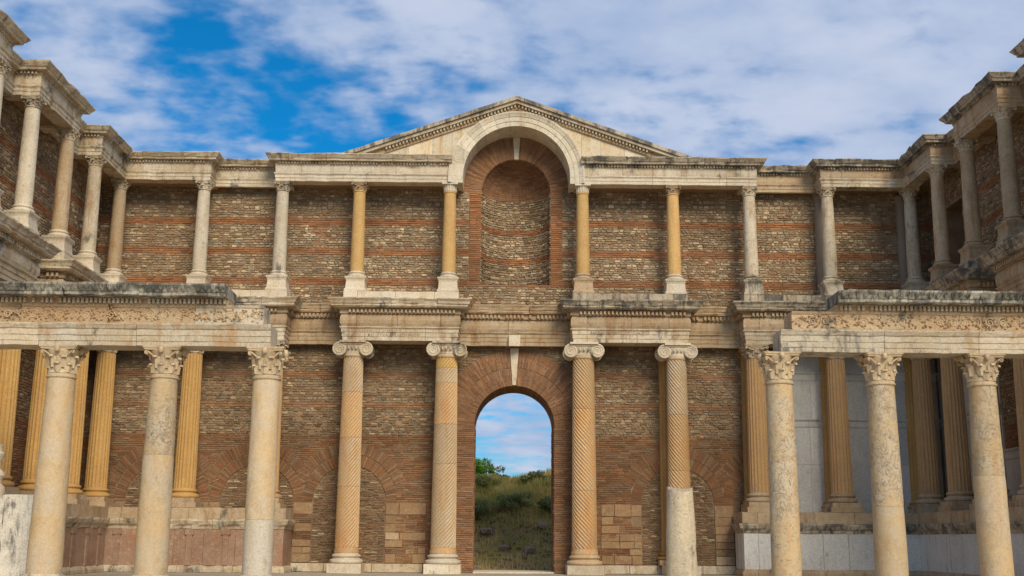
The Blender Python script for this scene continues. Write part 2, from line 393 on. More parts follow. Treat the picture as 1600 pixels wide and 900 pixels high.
# ------------------------------------------------------------------ masonry
BRICKS = [(.30, .155, .08), (.33, .17, .085), (.27, .14, .072), (.35, .19, .10), (.27, .15, .085), (.32, .185, .11)]
RUBBLE = [(.31, .225, .14), (.35, .26, .165), (.28, .20, .125), (.38, .285, .185), (.24, .17, .11), (.40, .31, .21), (.29, .245, .175), (.32, .20, .115)]
PALE = [(.52, .41, .27), (.55, .43, .27), (.46, .37, .25)]
DARKR = [(.24, .16, .095), (.27, .18, .11), (.20, .14, .085), (.30, .215, .135), (.29, .16, .085)]
def pick(kind, s, z):
    r = random.random()
    if kind == 'brick':
        c = random.choice(BRICKS)
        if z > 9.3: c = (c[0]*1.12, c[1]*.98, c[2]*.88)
    elif kind == 'dark': c = random.choice(DARKR) if r > .04 else random.choice(PALE)
    elif kind == 'brown': c = random.choice(BRICKS[:3]+[(.27, .145, .078), (.25, .14, .075), (.31, .215, .13), (.28, .19, .115)]); c = (c[0]*.86, c[1]*.83, c[2]*.80)
    else:
        c = random.choice(RUBBLE) if r > pale_prob(s, z) else random.choice(PALE)
        if _N.noise(Vector((s*.7+9, z*1.1, 7.7))) > .5 and random.random() < .5: c = random.choice(BRICKS)
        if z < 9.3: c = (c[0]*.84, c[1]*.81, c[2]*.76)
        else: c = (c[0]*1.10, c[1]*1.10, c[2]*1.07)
        g_ = 1+.20*_N.noise(Vector((s*.5, z*.7, 1.7))); c = (c[0]*g_, c[1]*g_, c[2]*g_)
    k = random.uniform(.86, 1.15)
    return (c[0]*k, c[1]*k, c[2]*k)
from mathutils import noise as _N
def pale_prob(s, z):
    k = _N.noise(Vector((s*.45, z*.9, 3.3)))
    return max(.01, (.13 if 10 < z < 14.2 else .05)+k*.22)
def piece(mb, fr, s0, s1, z0, z1, proud, c, irr):
    """one brick or stone: four wobbly front corners, slightly tapered, five faces"""
    j = lambda k: random.uniform(-k, k)
    b = [(s0, z0), (s1, z0), (s1, z1), (s0, z1)]
    f_ = [(s0+irr*.5+j(irr), z0+irr*.35+j(irr*.6)), (s1-irr*.5+j(irr), z0+irr*.35+j(irr*.6)), (s1-irr*.5+j(irr), z1-irr*.35+j(irr*.6)), (s0+irr*.5+j(irr), z1-irr*.35+j(irr*.6))]
    vs = [fr(s, z, -.04) for s, z in b]+[fr(s, z, proud+j(.006)) for s, z in f_]
    mb.add(vs, [(4, 5, 6, 7), (0, 1, 5, 4), (1, 2, 6, 5), (2, 3, 7, 6), (3, 0, 4, 7)], c)
def spans(a, b, cuts):
    out = [(a, b)]
    for c0, c1 in cuts:
        nx = []
        for p, q in out:
            if c1 <= p or c0 >= q: nx.append((p, q)); continue
            if c0 > p: nx.append((p, c0))
            if c1 < q: nx.append((c1, q))
        out = nx
    return out
SIZES = {'brick': (.085, .34, .012, .022), 'brown': (.085, .34, .012, .018), 'rubble': (.10, .20, .034, .026), 'dark': (.085, .25, .026, .020)}
def fill(mb, fr, a, b, z0, z1, kind, cutf=None):
    h0, wd, irr, pr = SIZES[kind]
    n = max(1, round((z1-z0)/h0)); h = (z1-z0)/n
    wavy = kind in ('rubble', 'dark') and n > 3
    zl = [z0+i*h+(random.uniform(-.22, .22)*h if wavy and 0 < i < n else 0) for i in range(n+1)]
    wf = (lambda s_, z_: .035*_N.noise(Vector((s_*.8, z_*1.2, 5.1)))*min(1, (z_-z0)*5, (z1-z_)*5)) if wavy else (lambda s_, z_: .008*_N.noise(Vector((s_*.5, z_*.5, 8.1))))
    for i in range(n):
        za, zb = zl[i], zl[i+1]; zc = (za+zb)/2
        for p, q in spans(a, b, cutf(zc) if cutf else []):
            s = p
            while s < q-.03:
                e = s+wd*random.uniform(.6, 1.45)
                if q-e < wd*.35: e = q
                mg = .008 if kind in ('brick', 'brown') else .009
                if not (kind in ('rubble', 'dark') and random.random() < .03):
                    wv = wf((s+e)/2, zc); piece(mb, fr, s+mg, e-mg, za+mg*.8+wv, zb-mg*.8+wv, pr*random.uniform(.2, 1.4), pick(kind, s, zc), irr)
                s = e
def ring(mb, fr, xc, zc, ra, rb, a0, a1, kind='brick', depth=None, w=.066, clip=None):
    n = max(4, int((a1-a0)*(ra+rb)/2/w))
    for k in range(n):
        t0 = a0+(a1-a0)*(k+.07)/n; t1 = a0+(a1-a0)*(k+.93)/n; tm = (t0+t1)/2
        if clip and abs((ra+rb)/2*math.cos(tm)) > clip: continue
        back = -.04 if depth is None else -depth
        if depth is not None or rb-ra > .6: mid = [ra, ra+(rb-ra)*(.36 if k % 2 else .62)+random.uniform(-.05, .05), rb]
        else: mid = [ra, rb]
        tj = random.uniform(-.12, .12)*(t1-t0)
        for r_a, r_b in zip(mid, mid[1:]):
            pr = random.uniform(.004, .032); e = random.uniform(0, .014)
            q = [(r_a+e, t0), (r_a+e, t1), (r_b-e, t1+tj), (r_b-e, t0+tj)]
            c = pick(kind, 0, 0); k_ = random.uniform(.94, 1.06) if kind == 'brown' else random.uniform(.88, 1.1); c = (c[0]*k_, c[1]*k_, c[2]*k_)
            vs = [fr(xc+r*math.cos(a), zc+r*math.sin(a), back) for r, a in q]+[fr(xc+r*math.cos(a), zc+r*math.sin(a), pr) for r, a in q]
            mb.add(vs, [(4, 5, 6, 7), (0, 1, 5, 4), (1, 2, 6, 5), (2, 3, 7, 6), (3, 0, 4, 7)], c)
WY, WX = 47.1, 17.5
fr_back = lambda s, z, p: (s, WY-p, z)
fr_left = lambda s, z, p: (-WX+p, s, z)       # s = Y
fr_right = lambda s, z, p: (WX-p, s, z)
UB = [(14.22, 14.5), (12.93, 13.21), (11.63, 11.93)]      # brick bands of the upper storey
LB = [(7.76, 7.98), (6.53, 6.73)]
DZ, DR = 5.85, 1.62                                       # doorway: springing and radius
NZ, NR = 15.75, 1.46                                      # niche
ARC = [-14.1, -10.3, -6.6, 6.6, 10.3]
ARZ, ARR = 2.72, 1.47
# the core of the back wall with the doorway through it and the niche hollowed out of it
back = empty('brick_wall', (0, 48, 0), 'tall banded stone and brick wall across the back, pierced by the arched doorway', 'wall')
def arch_panel(mb, x0, x1, z0, z1, xc, r, zc, y0, y1, through):
    """wall field with an arched hole; faces front and, when through, back and reveal"""
    K = 40
    xsn = [xc-r*math.cos(PI*k/K) for k in range(K+1)]; zs = [zc+r*math.sin(PI*k/K) for k in range(K+1)]
    for y, sides in ((y0, 1), (y1, 1)):
        if y == y1 and not through: continue
        for a, b, za, zb in zip(xsn, xsn[1:], zs, zs[1:]):
            mb.add([(a, y, za), (b, y, zb), (b, y, z1), (a, y, z1)], [(0, 1, 2, 3)])
        mb.add([(x0, y, z0), (xc-r, y, z0), (xc-r, y, zc), (xc-r, y, z1), (x0, y, z1)], [(0, 1, 2, 3, 4)])
        mb.add([(xc+r, y, z0), (x1, y, z0), (x1, y, z1), (xc+r, y, z1), (xc+r, y, zc)], [(0, 1, 2, 3, 4)])
    if through:
        pts = [(xc-r, z0)]+list(zip(xsn, zs))+[(xc+r, z0)]
        for (a, za), (b, zb) in zip(pts, pts[1:]):
            mb.add([(a, y0, za), (a, y1, za), (b, y1, zb), (b, y0, zb)], [(0, 1, 2, 3)])
core = MB(); CY = WY+.012
REC = .025
HOLES = [(0, DR+.012, DZ, -.5, 49.6)]+[(a, ARR, ARZ, .34, CY+REC) for a in ARC]
xsm = sorted(set([-20., 20.]+[round(c+r*math.cos(PI*k/32), 5) for c, r, _, _, _ in HOLES for k in range(33)]))
def hole_at(xm): return next((h for h in HOLES if abs(xm-h[0]) < h[1]), None)
for a, b in zip(xsm, xsm[1:]):
    h = hole_at((a+b)/2)
    if not h:
        core.add([(a, CY, -.5), (b, CY, -.5), (b, CY, 11.0), (a, CY, 11.0)], [(0, 1, 2, 3)]); core.add([(a, 49.6, -.5), (b, 49.6, -.5), (b, 49.6, 11.0), (a, 49.6, 11.0)], [(0, 3, 2, 1)]); continue
    c, r, zc, zb, yb = h
    za, zbb = (zc+math.sqrt(max(r*r-(q-c)**2, 0)) for q in (a, b))
    core.add([(a, CY, za), (b, CY, zbb), (b, CY, 11.0), (a, CY, 11.0)], [(0, 1, 2, 3)])
    core.add([(a, CY, za), (a, yb, za), (b, yb, zbb), (b, CY, zbb)], [(0, 1, 2, 3)])
    if yb < 49: 
        core.add([(a, CY, -.5), (b, CY, -.5), (b, CY, zb), (a, CY, zb)], [(0, 1, 2, 3)])
        core.add([(a, yb, zb), (b, yb, zb), (b, yb, zbb), (a, yb, za)], [(0, 1, 2, 3)])
        core.add([(a, CY, zb), (b, CY, zb), (b, yb, zb), (a, yb, zb)], [(0, 1, 2, 3)])
        core.add([(a, 49.6, -.5), (b, 49.6, -.5), (b, 49.6, 11.0), (a, 49.6, 11.0)], [(0, 3, 2, 1)])
    else: core.add([(a, 49.6, za), (b, 49.6, zbb), (b, 49.6, 11.0), (a, 49.6, 11.0)], [(0, 3, 2, 1)])
for c, r, zc, zb, yb in HOLES:
    for q in (c-r, c+r): core.add([(q, CY, zb), (q, yb, zb), (q, yb, zc), (q, CY, zc)], [(0, 1, 2, 3)])
arch_panel(core, -2.9, 2.9, 11.72, 17.9, 0, NR+.012, NZ, CY, 49.6, False)
for a, b in ((-20, -2.9), (2.9, 20)):
    core.add([(a, CY, 11.72), (b, CY, 11.72), (b, CY, 16.6), (a, CY, 16.6)], [(0, 1, 2, 3)])
    core.add([(a, CY, 16.6), (b, CY, 16.6), (b, 49.6, 16.6), (a, 49.6, 16.6)], [(0, 1, 2, 3)])
core.add([(-20, CY, 11.0), (20, CY, 11.0), (20, CY, 11.72), (-20, CY, 11.72)], [(0, 1, 2, 3)])
core.add([(-20, 49.6, 11.0), (20, 49.6, 11.0), (20, 49.6, 16.6), (-20, 49.6, 16.6)], [(0, 3, 2, 1)])
core.add([(-2.9, 49.6, 16.6), (2.9, 49.6, 16.6), (2.9, 49.6, 17.9), (-2.9, 49.6, 17.9)], [(0, 3, 2, 1)])
core.add([(-2.9, CY, 17.9), (2.9, CY, 17.9), (2.9, 49.6, 17.9), (-2.9, 49.6, 17.9)], [(0, 1, 2, 3)])
for x in (-2.9, 2.9): core.add([(x, CY, 16.6), (x, 49.6, 16.6), (x, 49.6, 17.9), (x, CY, 17.9)], [(0, 1, 2, 3)])
core.box(-1.55, 1.55, CY, 49.58, 17.9, 18.6)
core.build('wall_core', M['mortar'], back, recalc=False)

def arc_half(z, zc, r): return math.sqrt(max(r*r-(z-zc)**2, 0)) if z > zc else r
def up_cut(z):
    c = []
    R1 = 2.42
    if z > 11.72: 
        if z > NZ: c.append((-arc_half(z, NZ, R1), arc_half(z, NZ, R1)))
        else: c.append((-1.96, 1.96))
    return c
def low_cut(z):
    c = []
    if z < DZ+3.1: c.append((-arc_half(z, DZ, 3.12) if z > DZ else -2.36, arc_half(z, DZ, 3.12) if z > DZ else 2.36))
    for xa in ARC:
        if z < ARZ: c.append((xa-1.86, xa+1.86))
        elif z < ARZ+2.4:
            h = min(arc_half(z, ARZ, 2.4), 1.86); c.append((xa-h, xa+h))
    c.append((10.6, 17.6))                     # marble cladding at the right
    return c
um = MB(); lm = MB()
def storey(mbu, fr, a, b, cut, bands, z0, z1, base='rubble'):
    zz = sorted(set([z0, z1]+[q for p in bands for q in p]))
    for p, q in zip(zz, zz[1:]):
        if q <= z0 or p >= z1: continue
        k = 'brick' if any(abs(p-x) < 1e-6 and abs(q-y) < 1e-6 for x, y in bands) else base
        fill(mbu, fr, a, b, p, q, k, cut)
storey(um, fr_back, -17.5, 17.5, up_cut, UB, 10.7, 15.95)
fill(um, fr_back, -2.2, 2.2, 15.95, 18.5, 'brick', up_cut)
for s in (-1, 1): fill(um, fr_back, min(s*1.47, s*1.96), max(s*1.47, s*1.96), 11.72, NZ, 'brick')
ring(um, fr_back, 0, NZ, NR, NR+.93, 0, PI)
um.build('upper_masonry', M['masonry'], back, recalc=False, kind='stuff')
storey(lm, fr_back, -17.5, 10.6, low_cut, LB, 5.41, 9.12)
fill(lm, fr_back, -17.5, 10.6, .36, 5.41, 'brown', low_cut)
for s in (-1, 1): fill(lm, fr_back, min(s*1.63, s*2.36), max(s*1.63, s*2.36), .02, DZ, 'brick')
ring(lm, fr_back, 0, DZ, DR, DR+.72, 0, PI, depth=2.45)
ring(lm, fr_back, 0, DZ, DR+.74, DR+1.48, .02, PI-.02)
for xa in ARC:
    ring(lm, fr_back, xa, ARZ, ARR, ARR+.44, 0.0, PI, 'brown', clip=2.02, w=.056)
    ring(lm, fr_back, xa, ARZ, ARR+.46, ARR+.93, 0.05, PI-.05, 'brown', clip=2.02, w=.056)
    n = 30
    for i in range(n):                          # rough infill of the blocked arch
        za = .36+i*(ARZ+ARR-.36)/n; zb = .36+(i+1)*(ARZ+ARR-.36)/n; h = arc_half((za+zb)/2, ARZ, ARR-.02)
        if h > .1: fill(lm, lambda s, z, p: (s, WY+.022-p, z), xa-h, xa+h, za, zb, 'dark')
# jamb reveals of the doorway
for s in (-1, 1):
    fill(lm, lambda a, z, p, s=s: (s*(DR+.0-p*.6), a, z), WY+.0, 49.58, .02, DZ, 'brick')
lm.build('lower_masonry', M['masonry'], back, recalc=False, kind='stuff')
# ashlar blocks between the blocked arches, each its own piece
za = [.36, .72, .98, 1.26, 1.56, 1.90, 2.24, 2.72]
for xa, xb in ((-8.83, -8.07), (-5.13, -3.5), (3.5, 5.13), (8.07, 8.83), (-12.63, -11.77)):
    for k in range(len(za)-1):
        x = xa
        while x < xb-.05:
            e = x+random.uniform(.42, .85)
            if xb-e < .3: e = xb
            if random.random() < .07:
                mb = MB(); fill(mb, fr_back, x, e, za[k], za[k+1], 'brown'); mb.build('brick_patch', M['masonry'], back, recalc=False, kind='stuff'); x = e; continue
            mb = MB(); g = random.uniform(.008, .02); pr = random.uniform(.01, .05)
            if random.random() < .12: pr -= .04
            mb.box(x+g, e-g, WY-pr, WY+.02, za[k]+g, za[k+1]-g, j=.008)
            mb.build('ashlar_block', M['ashlar'] if random.random() > .07 else M['marble_tan'], back)
            x = e
for xa, xb in ((-3.5, -2.38), (2.38, 3.5)):
    mb = MB(); fill(mb, fr_back, xa, xb, .36, 2.72, 'brown'); mb.build('lower_masonry', M['masonry'], back, recalc=False, kind='stuff')
# pale keystones of doorway and niche
mb = MB(); mb.prism([(-.2, 9.02), (-.09, 7.5), (.05, 7.5), (.16, 9.02)], WY-.06, WY+.1); mb.build('keystone', M['marble_white'], back)
mb = MB(); mb.prism([(-.14, 18.2), (-.08, 17.2), (.10, 17.2), (.16, 18.2)], WY-.06, WY+.1); mb.build('keystone', M['marble_white'], back)
# niche: half-cylinder and quarter-sphere, lined with rubble and brick
nb = MB(); nm = MB(); K = 28
def cyl(a, z, p, R=NR): return (-(R-p)*math.cos(a), WY+(R-p)*math.sin(a), z)
for k in range(K):
    a, b = PI*k/K, PI*(k+1)/K; R = NR+.02
    for z0, z1 in ((11.72, NZ),):
        nb.add([cyl(a, z0, 0, R), cyl(b, z0, 0, R), cyl(b, z1, 0, R), cyl(a, z1, 0, R)], [(0, 1, 2, 3)])
    for q in range(10):
        e0, e1 = PI/2*q/10, PI/2*(q+1)/10
        S = lambda a, e: (-R*math.cos(e)*math.cos(a), WY+R*math.cos(e)*math.sin(a), NZ+R*math.sin(e))
        nb.add([S(a, e0), S(b, e0), S(b, e1), S(a, e1)], [(0, 1, 2, 3)])
nb.add([(-1.5, WY-.0, 11.72), (1.5, WY-.0, 11.72), (1.5, WY+1.5, 11.72), (-1.5, WY+1.5, 11.72)], [(0, 1, 2, 3)])
nb.build('niche_shell', M['mortar'], back, recalc=False)
frn = lambda s, z, p: cyl(s/NR, z, p)
L_ = PI*NR
for z0, z1, kd in ((11.72, 11.84, 'brick'), (11.84, 12.9, 'rubble'), (12.9, 13.14, 'brick'), (13.14, 14.2, 'rubble'), (14.2, 14.42, 'brick'), (14.42, NZ, 'rubble')):
    fill(nm, frn, 0, L_, z0, z1, kd)
for q in range(26):
    e0 = PI/2*q/27; e1 = PI/2*(q+.86)/27; Rl = math.cos(e0)
    n = max(4, int(PI*NR*Rl/.3))
    for k in range(n):
        a0, a1 = PI*(k+.03)/n, PI*(k+.97)/n; p = random.uniform(.0, .02)
        S = lambda a, e, p: (-(NR-p)*math.cos(e)*math.cos(a), WY+(NR-p)*math.cos(e)*math.sin(a), NZ+(NR-p)*math.sin(e))
        nm.add([S(a0, e0, p), S(a1, e0, p), S(a1, e1, p), S(a0, e1, p), S(a0, e0, -.02), S(a1, e0, -.02), S(a1, e1, -.02), S(a0, e1, -.02)],
               [(0, 1, 2, 3), (0, 4, 5, 1), (1, 5, 6, 2), (2, 6, 7, 3), (3, 7, 4, 0)], pick('brick', 0, 0))
nm.build('niche_masonry', M['masonry'], back, recalc=False, kind='stuff')
# foot course of pale blocks along the wall
for a, b in ((-8.8, -7.5), (-5.6, -3.6), (3.6, 4.6), (4.6, 5.7), (7.5, 8.8), (-7.5, -5.6), (5.7, 7.5)):
    mb = MB(); mb.box(a+.01, b-.01, WY-.22, WY-.035, .02, .34, j=.006); mb.build('foot_block', M['marble'], back)
mb = MB(); mb.box(-1.6, 1.6, WY-.3, 49.6, .004, .06, j=.004); mb.build('threshold', M['marble_white'], back)

# wing walls; the right one has a dark doorway high up near the corner
OP = (43.4, 45.1, 14.6)
for sgn, nm_ in ((-1, 'left'), (1, 'right')):
    wl = empty('brick_wall', (sgn*18, 38, 0), {'left': 'long rubble wall with red brick bands behind the left wing columns',
               'right': 'long rubble wall behind the right wing columns, grey marble slabs below'}[nm_], 'wall')
    cm = MB(); x0, x1 = sorted((sgn*(WX+.012), sgn*20)); 
    if sgn < 0: cm.box(x0, x1, 26, WY-.0, -.5, 16.6)
    else:
        for a in ((26, OP[0], -.5, 16.6), (OP[1], WY, -.5, 16.6), (OP[0], OP[1], -.5, 11.05), (OP[0], OP[1], OP[2], 16.6)): cm.box(x0, x1, *a)
        cm.box(19.6, 19.99, OP[0], OP[1], 11.05, OP[2])
    cm.build('wall_core', M['mortar'], wl)
    fr = fr_left if sgn < 0 else fr_right
    um = MB()
    storey(um, fr, 28, WY-.02, None if sgn < 0 else (lambda z: [(OP[0], OP[1])] if z < OP[2] else []), UB, 10.7, 15.95)
    um.build('upper_masonry', M['masonry'], wl, recalc=False, kind='stuff')
    um = MB()
    storey(um, fr, 28, WY-.02, None, LB, 5.41, 9.12)
    if sgn < 0: fill(um, fr, 28, WY-.02, 1.0, 5.41, 'brown')
    else: fill(um, fr, 28, 41.3, 4.6, 5.41, 'brown')
    um.build('lower_masonry', M['masonry'], wl, recalc=False, kind='stuff')
    if sgn > 0: right_wall = wl
# marble cladding, slab by slab, with string mouldings
def clad(parent, fr, a, b, rows, wdt):
    for z0, z1, kind in rows:
        s = a
        while s < b-.05:
            e = s+wdt*random.uniform(.85, 1.2)
            if b-e < .5*wdt: e = b
            mb = MB(); g = .004
            if kind == 'p':
                pr = .06+random.uniform(0, .008)
                vs = [fr(x, z, p) for p in (-.01, pr) for x, z in ((s+g, z0+g), (e-g, z0+g), (e-g, z1-g), (s+g, z1-g))]
                mb.add(vs, [(0, 1, 2, 3), (4, 5, 6, 7), (0, 1, 5, 4), (1, 2, 6, 5), (2, 3, 7, 6), (3, 0, 4, 7)])
                mb.build('marble_slab', M['marble_grey'], parent)
            else:
                pf = [(.0, z0), (.08, z0), (.10, z0+.06), (.10, z1-.12), (.16, z1-.05), (.16, z1), (0, z1)]
                vs = [fr(x, z, p) for x in (s+.003, e-.003) for p, z in pf]; n = len(pf)
                mb.add(vs, [(k, (k+1) % n, (k+1) % n+n, k+n) for k in range(n)]+[tuple(range(n)), tuple(range(2*n-1, n-1, -1))])
                mb.build('string_moulding', M['marble_grey'], parent)
            s = e
rows = [(2.4, 4.37, 'p'), (4.37, 4.5, 'p'), (4.5, 5.86, 'p'), (5.86, 6.22, 'm'), (6.22, 7.78, 'p'), (7.78, 8.15, 'm'), (8.15, 9.63-.6, 'p')]
rows = [(2.2, 4.37, 'p'), (4.37, 5.86, 'p'), (5.86, 6.22, 'm'), (6.22, 7.78, 'p'), (7.78, 8.15, 'm'), (8.15, 9.04, 'p')]
clad(back, fr_back, 10.6, 17.36, rows, 1.5)
clad(right_wall, fr_right, 41.3, 47.0, rows, 1.5)
clad(right_wall, fr_right, 28, 41.28, [(1.0, 2.9, 'p'), (2.9, 4.2, 'p'), (4.2, 4.58, 'm')], 1.6)

# ------------------------------------------------------------------ columns
def shaft_mesh(mb, x, y, z0, z1, ra, rb, zA, zB, flutes=0, depth=0.0, twist=0.0, dz=None, n=36, phase=0, wob=.0):
    """part of a tapering shaft from z0 to z1; radius runs ra..rb over zA..zB with a slight entasis"""
    N = flutes*6 if flutes else n
    dz = dz or (.16 if twist else .5)
    L = max(2, int((z1-z0)/dz)+1); vs = []
    for i in range(L+1):
        z = z0+(z1-z0)*i/L; u = (z-zA)/(zB-zA); r = ra+(rb-ra)*(u**1.35 if u > 0 else 0)
        e = .985 if (flutes == 0 and i in (0, L)) else 1
        for k in range(N):
            a = 2*PI*k/N
            rr = r*e
            if flutes: rr -= depth*abs(math.sin(flutes*a/2))**.8
            if wob: rr += wob*1.6*_N.noise(Vector((math.cos(a)*1.3+x, math.sin(a)*1.3, z*1.6)))-max(0, _N.noise(Vector((math.cos(a)*2.4+x*3, math.sin(a)*2.4, z*4)))-.38)*wob*9
            b = a+twist*z+phase
            vs.append((x+rr*math.cos(b), y+rr*math.sin(b), z))
    fs = [(i*N+k, i*N+(k+1) % N, (i+1)*N+(k+1) % N, (i+1)*N+k) for i in range(L) for k in range(N)]
    fs += [tuple(range(N-1, -1, -1)), tuple(L*N+k for k in range(N))]
    mb.add(vs, fs)
def attic(r, z, h):
    """attic base profile from z up, total height h"""
    p = []
    for k in range(7): a = -PI/2+PI*k/6; p.append((r*1.28+r*.13*math.cos(a), z+h*.2+h*.2*math.sin(a)))
    for k in range(5): a = PI*k/4; p.append((r*1.20-r*.09*math.sin(a), z+h*.42+h*.2*k/4))
    for k in range(6): a = -PI/2+PI*k/5; p.append((r*1.14+r*.08*math.cos(a), z+h*.73+h*.12*math.sin(a)))
    p += [(r*1.08, z+h*.86), (r*1.06, z+h*.93), (r*1.0, z+h)]
    return p
def leaf(mb, x, y, th, r0, r1, z0, h, wd, curl):
    """acanthus-like leaf hugging the bell, tip rolled outward; solid"""
    S = 7; front = []; bk = []
    for i in range(S+1):
        t_ = i/S
        if t_ < .78: rr = r0+(r1-r0)*t_+curl*.25*(t_/.78)**3; zz = z0+h*t_/.78*.97
        else:
            q = (t_-.78)/.22; rr = r0+(r1-r0)*.9+curl*(.25+.75*math.sin(q*PI*.6)); zz = z0+h*(.97+.03*math.sin(q*PI)-.16*q*q)
        wv = wd*(.55+.5*math.sin(PI*min(t_*1.1, 1)*.8))*(1 if t_ < .85 else .7)
        for u in (-1, -.5, 0, .5, 1):
            a = th+u*wv/max(rr, .05)/2
            lob = (.0 if abs(u) < 1 else -.15*wd*(i % 2))
            rp = rr+(.16*wd if u == 0 else (.05*wd if abs(u) == .5 else 0))+lob*.3
            front.append((x+rp*math.cos(a), y+rp*math.sin(a), zz))
            bk.append((x+(rp-.12*wd)*math.cos(a), y+(rp-.12*wd)*math.sin(a), zz-.004))
    n = 5; m_ = len(front)
    fs = [(i*n+k, i*n+k+1, (i+1)*n+k+1, (i+1)*n+k) for i in range(S) for k in range(n-1)]
    fs += [(m_+(i+1)*n+k, m_+(i+1)*n+k+1, m_+i*n+k+1, m_+i*n+k) for i in range(S) for k in range(n-1)]
    for i in range(S):
        fs += [(i*n, (i+1)*n, m_+(i+1)*n, m_+i*n), ((i+1)*n+4, i*n+4, m_+i*n+4, m_+(i+1)*n+4)]
    fs += [tuple(S*n+k for k in range(n))+tuple(m_+S*n+k for k in range(n-1, -1, -1))]
    mb.add(front+bk, fs)
def abacus(mb, x, y, hw, z0, z1, concave=.18, over=.0):
    pts = []
    for q in range(4):
        a0 = PI/4+q*PI/2; a1 = a0+PI/2
        c0 = Vector((math.cos(a0), math.sin(a0)))*hw*1.414; c1 = Vector((math.cos(a1), math.sin(a1)))*hw*1.414
        tdir = (c1-c0).normalized(); nrm = -(c0+c1).normalized()
        for k in range(7):
            u = .04+.92*k/6; pts.append(c0+(c1-c0)*u+nrm*hw*concave*math.sin(PI*k/6))
    n = len(pts)
    lv = [(z0, .93), (z0+(z1-z0)*.45, .96), (z0+(z1-z0)*.5, 1.0), (z1, 1.03)]
    vs = [(x+p.x*s, y+p.y*s, z) for z, s in lv for p in pts]
    fs = [(i*n+k, i*n+(k+1) % n, (i+1)*n+(k+1) % n, (i+1)*n+k) for i in range(3) for k in range(n)]
    fs += [tuple(range(n-1, -1, -1)), tuple(3*n+k for k in range(n))]
    mb.add(vs, fs)
def corinthian(parent, x, y, r, z0, z1, mat, big=False, worn=.0, rot=0):
    h = z1-z0; ab = h*.14
    cp = MB(); cp.lathe([(r*.97, z0), (r*1.02, z0+h*.02), (r*.95, z0+h*.06), (r*.97, z0+h*.35), (r*1.05, z0+h*.65), (r*1.28, z0+h*.82), (r*1.30, z0+h*.86)], x, y, 24)
    b = cp.build('capital', mat, parent, smooth=50)
    lf = MB()
    for row, (zz, hh, ph, cu) in enumerate(((z0+h*.03, h*.36, 0, r*(.20 if big else .3)), (z0+h*.20, h*.46, PI/8, r*(.27 if big else .36)))):
        for k in range(8):
            th = rot+k*PI/4+ph
            if random.random() < worn: continue
            tgt = MB() if big else lf
            leaf(tgt, x, y, th, r*(1.0+.03*row), r*(1.10+.03*row), zz, hh*random.uniform(.92, 1.04), r*.66, cu*random.uniform(.8, 1.1))
            if big: tgt.build('acanthus_leaf', mat, b, smooth=45)
    if not big: lf.build('acanthus_leaves', mat, b, smooth=45)
    # corner volutes: a stalk that leans out and ends in a small scroll
    vo = MB()
    for q in range(4):
        a = PI/4+q*PI/2; d = Vector((math.cos(a), math.sin(a)))
        for side in (-1, 1):
            pts = []; rads = []
            sd = Vector((-d.y, d.x))*side
            for k in range(6):
                u = k/5; rr = r*(1.06+.55*u**1.6); pts.append((x+d.x*rr+sd.x*r*.35*(1-u)**.8, y+d.y*rr+sd.y*r*.35*(1-u)**.8, z0+h*(.55+.28*u))); rads.append(r*.07)
            for k in range(1, 10):
                an = PI/2-k*PI*.33; R = r*.15*(1-k*.08)
                pts.append((x+d.x*(r*1.60+R*math.cos(an)*1.0), y+d.y*(r*1.60+R*math.cos(an)), z0+h*.83-r*.14+R*math.sin(an))); rads.append(r*.06)
            vo.tube(pts, rads, 6)
    if big:
        for q in range(4):                          # worn boss or head in the middle of each side, with small helices
            a = q*PI/2; d = (math.cos(a), math.sin(a))
            sp = []
            R = r*.21
            cxx, cyy, czz = x+d[0]*r*1.32, y+d[1]*r*1.32, z0+h*.86
            lat = 6; lon = 8
            vs = []
            for i in range(1, lat):
                for k in range(lon):
                    e = -PI/2+PI*i/lat; o = 2*PI*k/lon
                    jj = random.uniform(.88, 1.12)
                    vs.append((cxx+R*jj*math.cos(e)*math.cos(o), cyy+R*jj*math.cos(e)*math.sin(o), czz+R*1.35*jj*math.sin(e)))
            fs = [((i)*lon+k, i*lon+(k+1) % lon, (i+1)*lon+(k+1) % lon, (i+1)*lon+k) for i in range(lat-2) for k in range(lon)]
            fs += [tuple(range(lon-1, -1, -1)), tuple((lat-2)*lon+k for k in range(lon))]
            vo.add(vs, fs)
    vo.build('volutes', mat, b, smooth=50)
    am = MB(); abacus(am, x, y, r*(1.42 if big else 1.36), z1-ab, z1, .16); am.build('abacus', mat, b)
    return b
def palm_capital(parent, x, y, r, z0, z1, mat):
    h = z1-z0
    cp = MB(); cp.lathe([(r*1.04, z0), (r*1.08, z0+h*.05), (r*.98, z0+h*.1), (r*1.0, z0+h*.5), (r*1.12, z0+h*.78), (r*1.18, z0+h*.8)], x, y, 24)
    b = cp.build('capital', mat, parent, smooth=50)
    lf = MB()
    for k in range(16): leaf(lf, x, y, k*PI/8, r*1.02, r*1.08, z0+h*.1, h*.68, r*.36, r*.10)
    lf.build('upright_leaves', mat, b, smooth=45)
    am = MB(); w_ = r*1.3; am.box(x-w_, x+w_, y-w_, y+w_, z1-h*.2, z1, j=.004); am.build('abacus', mat, b)
